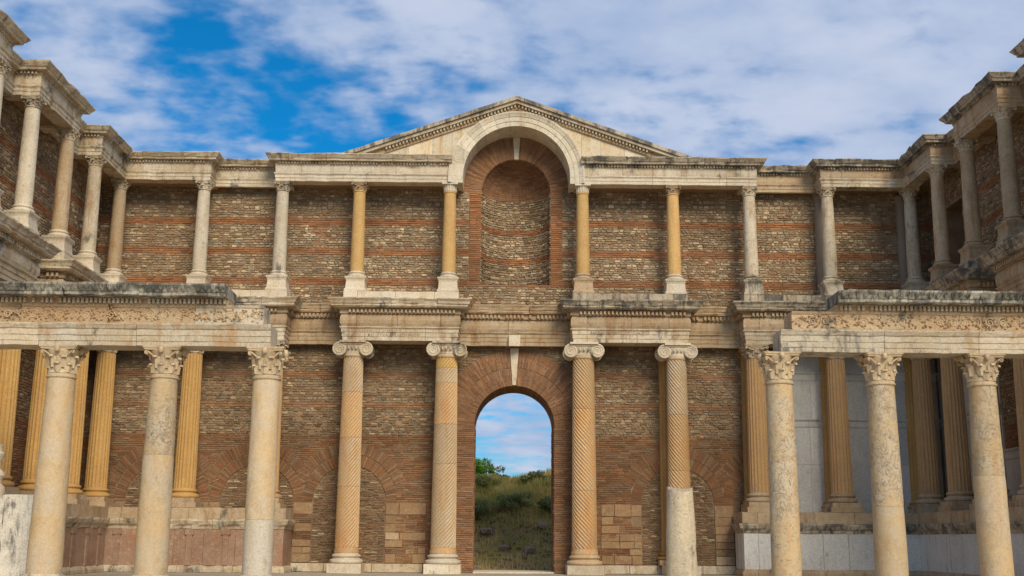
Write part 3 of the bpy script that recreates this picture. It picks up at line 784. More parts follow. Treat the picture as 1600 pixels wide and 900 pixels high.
def ionic(parent, x, y, r, z0, z1, mat):
    h = z1-z0
    cp = MB(); cp.lathe([(r*.98, z0-.02), (r*1.04, z0+.02), (r*1.0, z0+.07), (r*1.03, z0+.12), (r*1.22, z0+.24), (r*1.26, z0+.30), (r*1.1, z0+.33)], x, y, 32)
    # egg row
    b = cp.build('capital', mat, parent, smooth=50)
    eg = MB()
    for k in range(20):
        a = 2*PI*k/20; R = .042
        eg.lathe([(.001, z0+.13), (R*.8, z0+.16), (R, z0+.21), (R*.85, z0+.26), (.001, z0+.28)], x+r*1.2*math.cos(a), y+r*1.2*math.sin(a), 6, cap=False)
    eg.build('egg_moulding', mat, b, smooth=50, kind='stuff')
    vr = .285; zc = z1-.10-vr*.88; vx = .525
    for s in (-1, 1):
        for yy in (-1, 1):
            vm = MB()
            pts = []; rad = []
            for k in range(34):
                tt = k/33; an = PI/2-s*0+(-s)*-1*0+(tt*2.4*2*PI)*(1 if s > 0 else -1)*-1
                R = vr*(1-tt)**.75*.9+.015
                pts.append((x+s*vx+R*math.cos(an), y+yy*(r+.0), zc+R*math.sin(an))); rad.append(.045*(1-.55*tt))
            vm.tube(pts, rad, 6)
            # disc behind the spiral and the eye
            n = 20; dsc = [(x+s*vx+vr*.93*math.cos(2*PI*k/n), zc+vr*.93*math.sin(2*PI*k/n)) for k in range(n)]
            vm.prism(dsc, y+yy*(r-.03)-.03, y+yy*(r-.03)+.03)
            vm.build('volute', mat, b, smooth=50)
        vm = MB()
        # bolster between the front and back scroll, waisted
        pts = []; rad = []
        for k in range(11):
            u = -1+2*k/10; pts.append((x+s*vx, y+u*(r-.04), zc)); rad.append(vr*(.62+.28*abs(u)**2))
        vm.tube(pts, rad, 14)
        vm.build('bolster', mat, b, smooth=50)
    cn = MB()
    cn.box(x-vx, x+vx, y-r-.02, y+r+.02, z1-.16, z1-.085)
    cn.tube([(x-vx, y-r-.01, z1-.115), (x+vx, y-r-.01, z1-.115)], .035, 6)
    cn.tube([(x-vx, y-r+.01, z1-.235), (x, y-r+.01, z1-.26), (x+vx, y-r+.01, z1-.235)], .03, 6)
    cn.box(x-vx, x+vx, y-r+.02, y+r-.02, z1-.26, z1-.16)
    cn.build('canalis', mat, b, smooth=40)
    am = MB(); w_ = r*1.28; am.box(x-w_, x+w_, y-w_, y+w_, z1-.083, z1, j=.003); am.build('abacus', mat, b)

# --- spiral-fluted columns of the gate
def spiral_column(x, r, sgn, drums, label):
    y = 46.0; c = empty('spiral_column', (x, y, 0), label, 'column', 'spiral fluted columns beside the doorway')
    p = MB(); p.box(x-r*1.42, x+r*1.42, y-r*1.42, y+r*1.42, .005, .36, j=.006); p.build('plinth', M['marble_white'], c)
    p = MB(); p.lathe(attic(r, .362, .40), x, y, 40); p.build('base', M['marble_white'] if x < 0 else M['spiral_pale'], c, smooth=40)
    p = MB(); p.lathe([(r*1.05, .76), (r*1.05, .84), (r*1.0, .9), (r, .98)], x, y, 40); p.build('shaft_foot', M['spiral'], c, smooth=40)
    zA, zB = .95, 8.5
    for z0, z1, mk in drums:
        p = MB(); shaft_mesh(p, x, y, z0+.004, z1-.004, r, r*.86, zA, zB, flutes=20, depth=.038, twist=sgn*1.95, dz=.13)
        p.build('drum', M[mk], c, smooth=35)
    p = MB(); p.lathe([(r*.86, 8.40), (r*.9, 8.43), (r*.92, 8.47), (r*.88, 8.5), (r*.88, 8.53)], x, y, 40); p.build('astragal', M['spiral_pale'], c, smooth=40)
    ionic(c, x, y, r*.88, 8.53, 9.045, M['marble_white' if x > 2 else 'marble'])
spiral_column(-2.75, .50, 1, [(.98, 5.75, 'spiral_pale'), (5.75, 7.35, 'spiral'), (7.35, 8.02, 'spiral_pale'), (8.02, 8.40, 'spiral_yellow')][:0] +
              [(.98, 4.2, 'spiral_pale'), (4.2, 5.75, 'spiral_pale'), (5.75, 7.4, 'spiral'), (7.4, 8.9-.9, 'spiral_pale'), (8.0, 8.40, 'spiral_yellow')],
              'spiral fluted column left of the doorway, grey lower drum, golden band above')
spiral_column(2.75, .50, -1, [(.98, 3.2, 'spiral'), (3.2, 6.4, 'spiral'), (6.4, 8.40, 'spiral')], 'golden spiral fluted column just right of the doorway')
spiral_column(-6.5, .46, 1, [(.98, 3.3, 'spiral'), (3.3, 5.2, 'spiral_mix'), (5.2, 7.0, 'spiral'), (7.0, 8.40, 'spiral_pale')],
              'second spiral column left of the doorway, orange drums with a pinkish top')
spiral_column(6.5, .46, -1, [(.98, 4.0, 'spiral'), (4.0, 6.2, 'spiral'), (6.2, 8.40, 'spiral_pale')], 'spiral fluted column rising behind the broken cream stump')

# --- straight-fluted columns on the podium
def fluted_column(x, y, mk, label, base='marble_tan', cap='marble'):
    r = .42; c = empty('fluted_column', (x, y, 2.42), label, 'column', 'straight fluted orange columns on the podium')
    p = MB(); p.box(x-.64, x+.64, y-.64, y+.64, 2.425, 2.62, j=.006); p.build('plinth', M[base], c)
    p = MB(); p.box(x-.56, x+.56, y-.56, y+.56, 2.622, 2.80, j=.004); p.build('upper_plinth', M[base], c)
    p = MB(); p.lathe(attic(r*.98, 2.802, .38), x, y, 36); p.build('base', M[mk if x < 0 else base], c, smooth=40)
    p = MB(); shaft_mesh(p, x, y, 3.185, 8.5, r, r*.86, 3.18, 8.5, flutes=20, depth=.03, dz=1.2); p.build('shaft', M[mk], c, smooth=35)
    corinthian(c, x, y, r*.88, 8.5, 9.045, M[cap], worn=.1)
yC = 46.0
YW = [42.95, 40.0, 36.8, 33.88]
fluted_column(-9.68, yC, 'flute_tan', 'fluted column half hidden behind the third front column from the left')
fluted_column(-12.93, yC, 'flute_orange', 'orange fluted column on the left podium right behind the speckled front column')
fluted_column(-16.4, yC, 'flute_orange', 'orange fluted column in the far left corner of the court')
for k, lb in zip(range(4), ('orange fluted column next to the left corner one, seen past the cream shaft', 'orange fluted column behind the leftmost cream column, dark lower drum',
                 'orange fluted column cut by the left picture edge', 'fluted column of the left wing outside the left picture edge')):
    fluted_column(-16.4, YW[k], 'flute_orange', lb)
fluted_column(9.68, yC, 'flute_tan', 'brown fluted column at the left end of the right podium, tan base')
fluted_column(12.93, yC, 'flute_tan', 'brown fluted column before the grey marble wall, alone between two front columns')
fluted_column(16.4, yC, 'flute_tan', 'brown fluted column in the far right corner of the court')
for k, lb in zip(range(4), ('brown fluted column just right of the right corner one', 'brown fluted column hidden behind the rightmost front column',
                 'brown fluted column cut by the right picture edge', 'fluted column of the right wing outside the right picture edge')):
    fluted_column(16.4, YW[k], 'flute_tan', lb)
# half columns against the right part of the back wall
def half_column(x, y, r, z0, z1, mk, label, flutes=18, cap=True, grp='half columns against the back wall'):
    c = empty('half_column', (x, y, z0), label, 'half column', grp)
    p = MB(); p.box(x-r*1.3, x+r*1.3, y-r*1.25, y+.05, z0, z0+.2); p.build('plinth', M['marble_tan' if flutes else mk], c)
    p = MB()
    p.lathe(attic(r, z0+.202, .3), x, y, 32); p.build('base', M[mk], c, smooth=40)
    p = MB(); shaft_mesh(p, x, y, z0+.5, z1-.35, r, r*.9, z0+.5, z1-.35, flutes=flutes, depth=.03 if flutes else 0, dz=1.2); p.build('shaft', M[mk], c, smooth=35)
    p = MB(); p.lathe([(r*.9, z1-.35), (r*.98, z1-.3), (r*.92, z1-.26), (r*1.0, z1-.12), (r*1.2, z1-.08)], x, y, 28); p.box(x-r*1.2, x+r*1.2, y-r*1.2, y+.05, z1-.08, z1)
    p.build('capital', M[mk], c, smooth=40)
half_column(6.32, WY-.06, .44, .36, 9.03, 'half_ochre', 'ochre half column on the wall behind the stump and spiral column')
half_column(9.68, WY-.06, .40, 2.43, 9.03, 'half_ochre', 'ochre half column behind the left end of the right podium')
half_column(12.93, WY-.06, .40, 2.43, 9.03, 'half_ochre', 'ochre half column on grey marble between two front columns')
half_column(16.4, WY-.06, .40, 2.43, 9.03, 'half_ochre', 'ochre half column in the right rear corner')
half_column(12.93, WY-.05, .27, 11.08, 15.7, 'pilaster_grey', 'plain greyish half column behind the third upper column from the right corner', flutes=0, grp='upper half columns at the right')
half_column(16.4, WY-.05, .27, 11.08, 15.7, 'pilaster_grey', 'plain greyish half column in the upper right corner', flutes=0, grp='upper half columns at the right')

# --- smaller columns of the upper storey
def upper_column(x, y, mk, label, ped='marble_white', cap='marble', palm=False):
    r = .285; c = empty('upper_column', (x, y, 11.07), label, 'column', 'columns of the upper storey')
    p = MB()
    vs = []; lv = [(11.073, .44), (11.15, .44), (11.2, .395), (11.5, .37), (11.56, .39), (11.62, .43), (11.68, .44)]
    for z, q in lv: vs += [(x-q, y-q, z), (x+q, y-q, z), (x+q, y+q, z), (x-q, y+q, z)]
    p.add(vs, [(i*4+k, i*4+(k+1) % 4, (i+1)*4+(k+1) % 4, (i+1)*4+k) for i in range(len(lv)-1) for k in range(4)]+[(3, 2, 1, 0), tuple(len(lv)*4-4+k for k in range(4))])
    p.build('pedestal', M[ped], c)
    p = MB(); p.lathe(attic(r*.98, 11.683, .26), x, y, 28); p.build('base', M[ped], c, smooth=40)
    p = MB(); shaft_mesh(p, x, y, 11.945, 15.31, r, r*.86, 11.94, 15.31, n=28, wob=0 if mk == 'orange' else .004); p.build('shaft', M[mk], c, smooth=35)
    p = MB(); p.lathe([(r*.86, 15.30), (r*.95, 15.325), (r*.95, 15.35), (r*.86, 15.375)], x, y, 28); p.build('astragal', M[mk if mk == 'orange' else cap], c, smooth=40)
    (palm_capital if palm else corinthian)(c, x, y, r*.88, 15.375, 15.715, M[cap])
upper_column(-2.75, yC, 'orange', 'smooth orange upper column left of the niche, white pedestal', palm=True, cap='marble_white')
upper_column(2.75, yC, 'orange', 'smooth orange upper column right of the niche, sandy pedestal', ped='marble_tan', palm=True, cap='marble_white')
upper_column(-6.5, yC, 'orange', 'smooth orange upper column, second left of the niche', cap='marble_tan')
upper_column(6.5, yC, 'orange', 'smooth orange upper column, second right of the niche', cap='marble_tan')
upper_column(-9.68, yC, 'marble_white', 'whitish streaked upper column at the left end of the niche entablature')
upper_column(9.68, yC, 'marble', 'greyish upper column with dark pedestal right of the two orange ones', ped='marble_dark')
upper_column(-12.93, yC, 'marble_white', 'pale blotchy upper column standing free left of the centre')
upper_column(12.93, yC, 'marble', 'pale upper column with a grey half column behind it', ped='marble')
upper_column(-16.4, yC, 'marble_tan', 'tan upper column in the left rear corner')
upper_column(16.4, yC, 'marble', 'upper column in the right rear corner')
for k, (a, b) in enumerate((('white upper column on the left wing nearest the corner', 'marble'), ('tan upper column on the left wing under the near end of a cornice', 'marble_tan'),
                            ('tall looking pale upper column near the left picture edge', 'marble_white'), ('upper column of the left wing cut by the picture edge', 'marble_white'))):
    upper_column(-16.4, YW[k], b, a, ped='marble_white')
for k, (a, b) in enumerate((('upper column on the right wing nearest the corner', 'marble_tan'), ('yellowish upper column on the right wing under the far end of the big cornice', 'marble_tan'),
                            ('upper column near the right picture edge', 'marble_tan'), ('upper column of the right wing outside the picture edge', 'marble_tan'))):
    upper_column(16.4, YW[k], b, a, ped='marble_tan')

# ------------------------------------------------------------------ entablatures of the court
def slab_poly(mb, poly, z0, z1):
    n = len(poly)
    mb.add([(x, y, z0) for x, y in poly]+[(x, y, z1) for x, y in poly], [tuple(range(n-1, -1, -1)), tuple(range(n, 2*n))]+[(i, (i+1) % n, (i+1) % n+n, i+n) for i in range(n)])
def low_ent(path_pts, label, mats, deck=None, block=True, wall=False, carved=True):
    P = Path(path_pts)
    e = empty('entablature', (path_pts[0][0], path_pts[0][1], 9.05), label, 'entablature', 'entablatures of the lower storey')
    D = -.86 if not wall else -.22
    course(e, 'architrave_block', P, [(D, 9.05), (0, 9.05), (0, 9.2), (.025, 9.21), (.025, 9.37), (.05, 9.38), (.05, 9.5), (.11, 9.56), (.11, 9.6), (D, 9.6)], mats[0], 2.2, chip=.05)
    course(e, 'frieze_block', P, [(D, 9.603), (.04, 9.603), (.09, 9.72), (.11, 9.85), (.09, 10.0), (.05, 10.1), (.05, 10.12), (D, 10.12)], mats[1], 1.8, jit=.010, chip=.04)
    course(e, 'bed_moulding', P, [(D, 10.123), (.12, 10.123), (.12, 10.3), (.24, 10.34), (D, 10.34)], mats[1], 2.6)
    dentils(e, P, .119, .235, 10.15, 10.29, .085, .16, mats[1])
    k = .62 if wall else 1
    course(e, 'cornice_block', P, [(D, 10.343), (.36*k, 10.343), (.42*k, 10.40), (.42*k, 10.47), (.46*k, 10.49), (.50*k, 10.58), (.57*k, 10.66), (.57*k, 10.70), (D, 10.70)], mats[2], 1.5, jit=.014, chip=.22)
    if deck:
        mb = MB(); slab_poly(mb, deck, 9.12, 9.3); mb.build('soffit', M['soffit'], e)
        mb = MB(); slab_poly(mb, deck, 10.45, 11.0); mb.build('deck', mats[3], e)
    if block:
        P2 = P
        course(e, 'blocking_course', P, [(-.8, 10.703), (.02, 10.703), (.02, 11.06), (-.8, 11.06)], mats[3], 1.4, jit=.012, chip=.05)
    return e
A = M['marble']; Bm = M['marble_tan']; Cd = M['marble_dark']; Wm = M['marble_white']
yf = yC-.43; xw = 16.4-.43
FW = WY-.02
porchL = low_ent([(-6.93, FW), (-6.93, yf), (-2.32, yf), (-2.32, FW)], 'two-column entablature left of the doorway, pale top slab', (A, Bm, A, Wm), deck=[(-6.1, yf+.8), (-3.1, yf+.8), (-3.1, FW), (-6.1, FW)])
porchR = low_ent([(2.32, FW), (2.32, yf), (6.93, yf), (6.93, FW)], 'two-column entablature right of the doorway, darkened top', (A, Bm, Cd, Cd), deck=[(3.1, yf+.8), (6.1, yf+.8), (6.1, FW), (3.1, FW)])
YE = 40.0-.43
low_ent([(-FW+FW-17.4, YE), (-xw, YE), (-xw, yf), (-9.25, yf), (-9.25, FW)], 'L-shaped lower entablature in the left corner of the court', (A, Bm, A, Wm),
        deck=[(-17.4, YE+.8), (-xw-.8, YE+.8), (-xw-.8, yf+.8), (-10.05, yf+.8), (-10.05, FW), (-17.4, FW)])
low_ent([(9.25, FW), (9.25, yf), (xw, yf), (xw, YE), (17.4, YE)], 'L-shaped lower entablature in the right corner, blackened cornice', (A, Bm, Cd, Cd),
        deck=[(10.05, FW), (10.05, yf+.8), (xw+.8, yf+.8), (xw+.8, YE+.8), (17.4, YE+.8), (17.4, FW)])
YN = 36.8+.43
low_ent([(-xw, 29.5), (-xw, YN), (-17.4, YN)], 'lower entablature along the near part of the left wing', (A, A, A, A), deck=[(-17.4, 29.5), (-xw-.8, 29.5), (-xw-.8, YN-.8), (-17.4, YN-.8)])
low_ent([(17.4, YN), (xw, YN), (xw, 29.5)], 'lower entablature along the near part of the right wing', (Bm, Bm, Cd, Cd), deck=[(17.4, YN-.8), (xw+.8, YN-.8), (xw+.8, 29.5), (17.4, 29.5)])
def inscription(x, z, y, body, size, parent):
    cu = bpy.data.curves.new('inscription', 'FONT'); cu.body = body; cu.size = size; cu.extrude = .008; cu.space_character = 1.15; cu.align_x = 'LEFT'
    o = bpy.data.objects.new('inscription', cu); col.objects.link(o)
    px, py, pz = parent_loc(parent); o.parent = parent; o.location = (x-px, y-py, z-pz); o.rotation_euler = (PI/2, 0, 0)
    bpy.context.view_layer.update()
    me = bpy.data.meshes.new_from_object(o.evaluated_get(bpy.context.evaluated_depsgraph_get())); me.name = 'inscription'
    q = bpy.data.objects.new('inscription_text', me); col.objects.link(q); q.parent = parent; q.location = o.location; q.rotation_euler = o.rotation_euler
    me.materials.clear(); me.materials.append(M['letters']); bpy.data.objects.remove(o); bpy.data.curves.remove(cu); q['kind'] = 'stuff'
inscription(-6.8, 9.395, yf-.052, 'ΗΠΑΤΡΙΣ ΑΥΡΗΛΙΟΙΣ ΣΕΒΑΣΤΟΙΣ', .125, porchL)
inscription(-5.9, 9.235, yf-.030, 'ΚΑΙ ΙΟΥΛΙΑ ΣΕΒΑΣΤΗ ΜΗΤΡΙ', .135, porchL)
inscription(3.0, 9.395, yf-.052, 'ΣΑΡΔΙΑΝΩΝ ΠΟΛΙΣ ΔΙΣ ΝΕΩΚΟΡΟΣ', .125, porchR)
yw = 46.6
low_ent([(-2.31, yw), (2.31, yw)], 'flat entablature above the doorway between the two porches', (Bm, Bm, Bm, Bm), block=False, wall=True)
low_ent([(-9.24, yw), (-6.94, yw)], 'flat entablature strip between the left porch and left corner', (Bm, Bm, Bm, Bm), block=False, wall=True)
low_ent([(6.94, yw), (9.24, yw)], 'flat entablature strip between the right porch and right corner', (Bm, Bm, Bm, Bm), block=False, wall=True)
low_ent([(-17.0, YN+.02), (-17.0, YE-.02)], 'short flat entablature between two lower sections of the left wing', (Bm, Bm, A, A), block=False, wall=True)
low_ent([(17.0, YE-.02), (17.0, YN+.02)], 'short flat entablature between two lower sections of the right wing', (Bm, Bm, A, A), block=False, wall=True)
mb = MB(); mb.box(-.26, .2, yw-.13, yw+.05, 9.03, 9.48, j=.004); ks = mb.build('keystone_top', M['marble_white'], None); tag(ks, 'small pale marble block set in the entablature above the doorway keystone', 'stone block')

def up_ent(path_pts, label, mats, deck=None, wall=False):
    P = Path(path_pts)
    e = empty('entablature', (path_pts[0][0], path_pts[0][1], 15.72), label, 'entablature', 'entablatures of the upper storey')
    D = -.56 if not wall else -.2
    T = lambda pr: [(o, 15.72+(z-15.72)*1.147) for o, z in pr]
    course(e, 'architrave_block', P, T([(D, 15.72), (0, 15.72), (0, 15.83), (.02, 15.84), (.02, 15.93), (.07, 15.99), (.07, 16.02), (D, 16.02)]), mats[0], 2.6, chip=.04)
    course(e, 'frieze_block', P, T([(D, 16.023), (.0, 16.023), (.02, 16.1), (.02, 16.3), (.05, 16.34), (D, 16.34)]), mats[1], 2.0, chip=.03)
    dentils(e, P, .0, .13, 16.438, 16.532, .065, .125, mats[2])
    course(e, 'cornice_block', P, T([(D, 16.343), (.05, 16.343), (.05, 16.435), (.24, 16.44), (.26, 16.5), (.30, 16.52), (.38, 16.62), (.40, 16.64), (.40, 16.67), (D, 16.67)]), mats[2], 1.6, jit=.012, chip=.2)
    if deck:
        mb = MB(); slab_poly(mb, deck, 15.82, 15.97); mb.build('soffit', M['soffit'], e)
        mb = MB(); slab_poly(mb, deck, 16.62, 16.79); mb.build('deck', mats[2], e)
    return e
yg = yC-.28; xg = 16.4-.28
dk = lambda x0, x1: [(x0, yg+.5), (x1, yg+.5), (x1, FW), (x0, FW)]
up_ent([(-9.96, FW), (-9.96, yg), (-2.66, yg)], 'upper entablature over three columns left of the niche arch', (Wm, Wm, A), deck=dk(-9.4, -2.3))
up_ent([(2.66, yg), (9.96, yg), (9.96, FW)], 'upper entablature over three columns right of the niche arch, dark runs', (Wm, A, Cd), deck=dk(2.3, 9.4))
YU = YW[0]-.28
up_ent([(-17.4, YU), (-xg, YU), (-xg, yg), (-12.65, yg), (-12.65, FW)], 'L-shaped upper entablature in the left corner', (A, A, A),
       deck=[(-17.4, YU+.5), (-xg-.5, YU+.5), (-xg-.5, yg+.5), (-13.2, yg+.5), (-13.2, FW), (-17.4, FW)])
up_ent([(12.65, FW), (12.65, yg), (xg, yg), (xg, YU), (17.4, YU)], 'L-shaped upper entablature in the right corner, blackened cornice', (A, Bm, Cd),
       deck=[(13.2, FW), (13.2, yg+.5), (xg+.5, yg+.5), (xg+.5, YU+.5), (17.4, YU+.5), (17.4, FW)])
def wing_up(sgn, ya_, yb_, label, mats):
    pts = [(-17.4, ya_), (-xg, ya_), (-xg, yb_), (-17.4, yb_)]
    if sgn > 0: pts = [(-x, y) for x, y in reversed(pts)]
    d = [(sgn*17.4, ya_+.5), (sgn*(xg+.5), ya_+.5), (sgn*(xg+.5), yb_-.5), (sgn*17.4, yb_-.5)]
    up_ent(pts, label, mats, deck=d)
wing_up(-1, YW[2]-.28, YW[1]+.28, 'upper entablature of the left wing over a pair of columns', (A, A, A))
wing_up(1, YW[2]-.28, YW[1]+.28, 'upper entablature of the right wing over a pair of columns', (Bm, Bm, Cd))
wing_up(-1, 29.4, YW[3]+.28, 'nearest upper entablature of the left wing, cut by the picture edge', (A, A, A))
wing_up(1, 29.4, YW[3]+.28, 'nearest upper entablature of the right wing, only its tip in view', (Bm, Bm, Cd))
up_ent([(-12.64, yw), (-9.97, yw)], 'flat upper entablature strip left, between two projecting parts', (A, A, A), wall=True)
up_ent([(9.97, yw), (12.64, yw)], 'flat upper entablature strip right, between two projecting parts', (Bm, Bm, Cd), wall=True)
for s in (-1, 1):
    for q, (a, b) in enumerate(((YW[1]+.30, YU-.02), (YW[3]+.30, YW[2]-.30))):
        pp = [(-17.0, a), (-17.0, b)] if s < 0 else [(17.0, b), (17.0, a)]
        up_ent(pp, 'flat upper entablature on the %s wing wall, %s' % ('left' if s < 0 else 'right', 'next to the corner part' if q == 0 else 'nearer the viewer'), (A, A, A) if s < 0 else (Bm, Bm, Cd), wall=True)

# ------------------------------------------------------------------ pediment
pd_ = empty('pediment', (0, 46, 16.67), 'broad gabled pediment with a semicircular arch above the niche', 'pediment')
ZB = 16.816
top = lambda x: 19.43-.358*abs(x)
def rake(name, dt0, dt1, y0, mat, length, gap=.01, jit=.012):
    for sg in (-1, 1):
        x = 0
        xe = (19.43-ZB-dt0)/.358
        while x < xe-.05:
            e = min(x+length*random.uniform(.8, 1.2), xe)
            if xe-e < .4: e = xe
            a, b = x+(gap if x > 0 else 0), e-gap*0
            K_ = max(1, int((b-a)/.35)); up, lo_ = [], []
            for k in range(K_+1):
                q = a+(b-a)*k/K_; jj = random.uniform(-jit, jit) if 0 < k < K_ else 0
                up.append((q, top(q)-dt0+jj)); lo_.append((q, max(top(q)-dt1, ZB)))
            poly = lo_+up[::-1]
            # drop doubled points at the feathered end
            cl = [poly[0]]
            for p in poly[1:]:
                if (abs(p[0]-cl[-1][0])+abs(p[1]-cl[-1][1])) > 1e-4: cl.append(p)
            if len(cl) > 2:
                mb = MB(); yy = y0+random.uniform(-.01, .01); mb.prism([(sg*p[0], p[1]) for p in cl], yy, 47.3); mb.build(name, mat, pd_)
            x = e
rake('raking_cornice', 0, .16, yg-.36, M['marble_dark'], 1.3)
rake('raking_corona', .163, .30, yg-.26, M['marble'], 1.7)
rake('raking_bed', .303, .52, yg-.08, M['marble_tan'], 2.0)
mb = MB()
x = .05
while x < 5.4:
    for sg in (-1, 1):
        z = top(x)-.31
        mb.box(min(sg*x, sg*(x+.07)), max(sg*x, sg*(x+.07)), yg-.2, yg-.079, z-.12, z)
    x += .14
mb.build('dentil_row', M['marble'], pd_, kind='stuff')
AZ, AR0, AR1 = 16.0, 2.22, 2.83
# tympanum in upright blocks
for sg in (-1, 1):
    xcuts = [0, .9, 1.8, 2.7, 3.5, 4.5, 5.9]
    for a, b in zip(xcuts, xcuts[1:]):
        K_ = 6; lo_, up = [], []
        for k in range(K_+1):
            q = a+.004+(b-a-.008)*k/K_
            zb = AZ+math.sqrt(max(2.6**2-q*q, 0)) if q < 2.6 else ZB-.0
            zb = max(zb, ZB) if q > 2.5 else zb
            lo_.append((q, zb)); up.append((q, max(top(q)-.50, zb+.002)))
        mb = MB(); mb.prism([(sg*p[0], p[1]) for p in lo_+up[::-1]], yg+random.uniform(.0, .012), 47.25)
        mb.build('tympanum_block', M['tymp'] if (a*7) % 2 < 1.2 else M['archi'], pd_)
# spandrels beside the arch, down to the capitals
for sg in (-1, 1):
    K_ = 8; pts = []
    zs_ = [15.722+(ZB-15.722)*k/K_ for k in range(K_+1)]
    inner = [(2.45 if z < AZ else math.sqrt(max(2.45**2-(z-AZ)**2, 0)), z) for z in zs_]
    mb = MB(); mb.prism([(sg*p[0], p[1]) for p in inner+[(3.05, ZB-.003), (3.05, 15.722)]], yg+.013, 47.0); mb.build('spandrel_block', M['tymp'], pd_)
# archivolt: stepped voussoirs with a plain barrel soffit
prof = [(AR0, yg-.01), (AR0+.2, yg-.01), (AR0+.2, yg-.035), (AR0+.40, yg-.035), (AR0+.40, yg-.06), (AR0+.46, yg-.075), (AR1-.06, yg-.13), (AR1, yg-.13), (AR1, 46.3), (AR0, 47.09)]
ang = [0-.0]+[PI*k/13 for k in range(1, 13)]+[PI]
for a, b in zip(ang, ang[1:]):
    mb = MB(); S_ = 6; vs = []; n = len(prof)
    for k in range(S_+1):
        th = a+.0015+(b-a-.003)*k/S_
        vs += [(r*math.cos(th), y, AZ+r*math.sin(th)) for r, y in prof]
    mb.add(vs, [(i*n+j, i*n+(j+1) % n, (i+1)*n+(j+1) % n, (i+1)*n+j) for i in range(S_) for j in range(n)]+[tuple(range(n)), tuple(S_*n+j for j in range(n-1, -1, -1))])
    mb.build('voussoir', M['archi'], pd_, smooth=30)
for sg in (-1, 1):                                # stilts under the arch
    mb = MB(); vs = [(sg*r, y, z) for z in (15.722, AZ-.003) for r, y in prof]; n = len(prof)
    mb.add(vs, [(j, (j+1) % n, (j+1) % n+n, j+n) for j in range(n)]+[tuple(range(n)), tuple(2*n-1-j for j in range(n))]); mb.build('arch_stilt', M['archi'], pd_)
mb = MB(); mb.prism([(-5.6, 16.66), (5.6, 16.66), (0, 18.6)], 48.9, 49.58); mb.build('gable_backing', M['mortar'], pd_)

# ------------------------------------------------------------------ podiums
def podium(path_pts, deck, label, die_mat, mats, panels):
    P = Path(path_pts); e = empty('podium', (path_pts[1][0], path_pts[1][1], 0), label, 'podium', 'podiums under the fluted columns')
    course(e, 'base_block', P, [(-.3, .01), (.10, .01), (.10, .12), (.05, .22), (0, .26), (-.3, .26)], mats[0], 1.8, chip=.05)
    course(e, 'cornice_block', P, [(-.3, 1.62), (.02, 1.62), (.05, 1.72), (.14, 1.8), (.20, 1.92), (.20, 1.99), (-.3, 1.99)], mats[1], 1.6, jit=.012, chip=.2)
    course(e, 'top_block', P, [(-.3, 1.993), (.05, 1.993), (.05, 2.417), (-.3, 2.417)], mats[2], 1.3, jit=.010, chip=.06)
    mb = MB(); slab_poly(mb, deck, .01, 2.41); mb.build('podium_core', mats[2], e)
    # die slabs, some with a flat pilaster strip
    i = 0
    for a, b in blocks(P, 1.15):
        mb = MB(); o = random.uniform(-.01, .01)
        sweep(mb, P, [(-.2, .263), (o, .263), (o, 1.617), (-.2, 1.617)], a+.006, b-.006, step=2, jit=.003); mb.build('die_slab', die_mat, e); i += 1
    if panels:
        for k in range(int(P.len/1.3)):
            d = .6+k*1.3+random.uniform(-.2, .2)
            if any(abs(d-l) < .35 for l in P.L): continue
            mb = MB(); sweep(mb, P, [(0, .265), (.05, .265), (.05, 1.4), (0.0, 1.4)], d-.11, d+.11, step=3, jit=.004)
            sweep(mb, P, [(0, 1.402), (.07, 1.402), (.09, 1.61), (0.0, 1.61)], d-.17, d+.17, step=3, jit=.004); mb.build('pilaster_strip', M['breccia'], e)
yp = 45.2; xp = 15.6
podium([(-17.4, 39.1), (-xp, 39.1), (-xp, yp), (-8.82, yp), (-8.82, 46.85)], [(-17.4, 39.3), (-xp-.22, 39.3), (-xp-.22, yp+.22), (-9.04, yp+.22), (-9.04, 46.85), (-17.4, 46.85)],
       'reddish panelled podium under the fluted columns at the left', M['breccia'], (M['marble'], M['marble'], M['marble_tan']), True)
M['podium_grey'] = stone('pale_grey_podium_marble', (.74, .71, .65), (.66, .63, .57), (.58, .54, .47), stain=(.42, .33, .22), stain_amt=.4, lichen=.1, bump=.3, big=.4)
podium([(8.82, 46.85), (8.82, yp), (xp, yp), (xp, 39.1), (17.4, 39.1)], [(9.04, 46.85), (9.04, yp+.22), (xp+.22, yp+.22), (xp+.22, 39.3), (17.4, 39.3), (17.4, 46.85)],
       'grey marble podium under the fluted columns at the right', M['podium_grey'], (M['marble_tan'], M['marble_dark'], M['marble_tan']), False)
podium([(-xp, 29.5), (-xp, 37.7), (-17.4, 37.7)], [(-17.4, 29.5), (-xp-.22, 29.5), (-xp-.22, 37.48), (-17.4, 37.48)], 'podium along the near part of the left wing', M['breccia'], (M['marble'], M['marble'], M['marble_tan']), True)
podium([(17.4, 37.7), (xp, 37.7), (xp, 29.5)], [(17.4, 37.48), (xp+.22, 37.48), (xp+.22, 29.5), (17.4, 29.5)], 'podium along the near part of the right wing', M['podium_grey'], (M['marble_tan'], M['marble_dark'], M['marble_tan']), False)

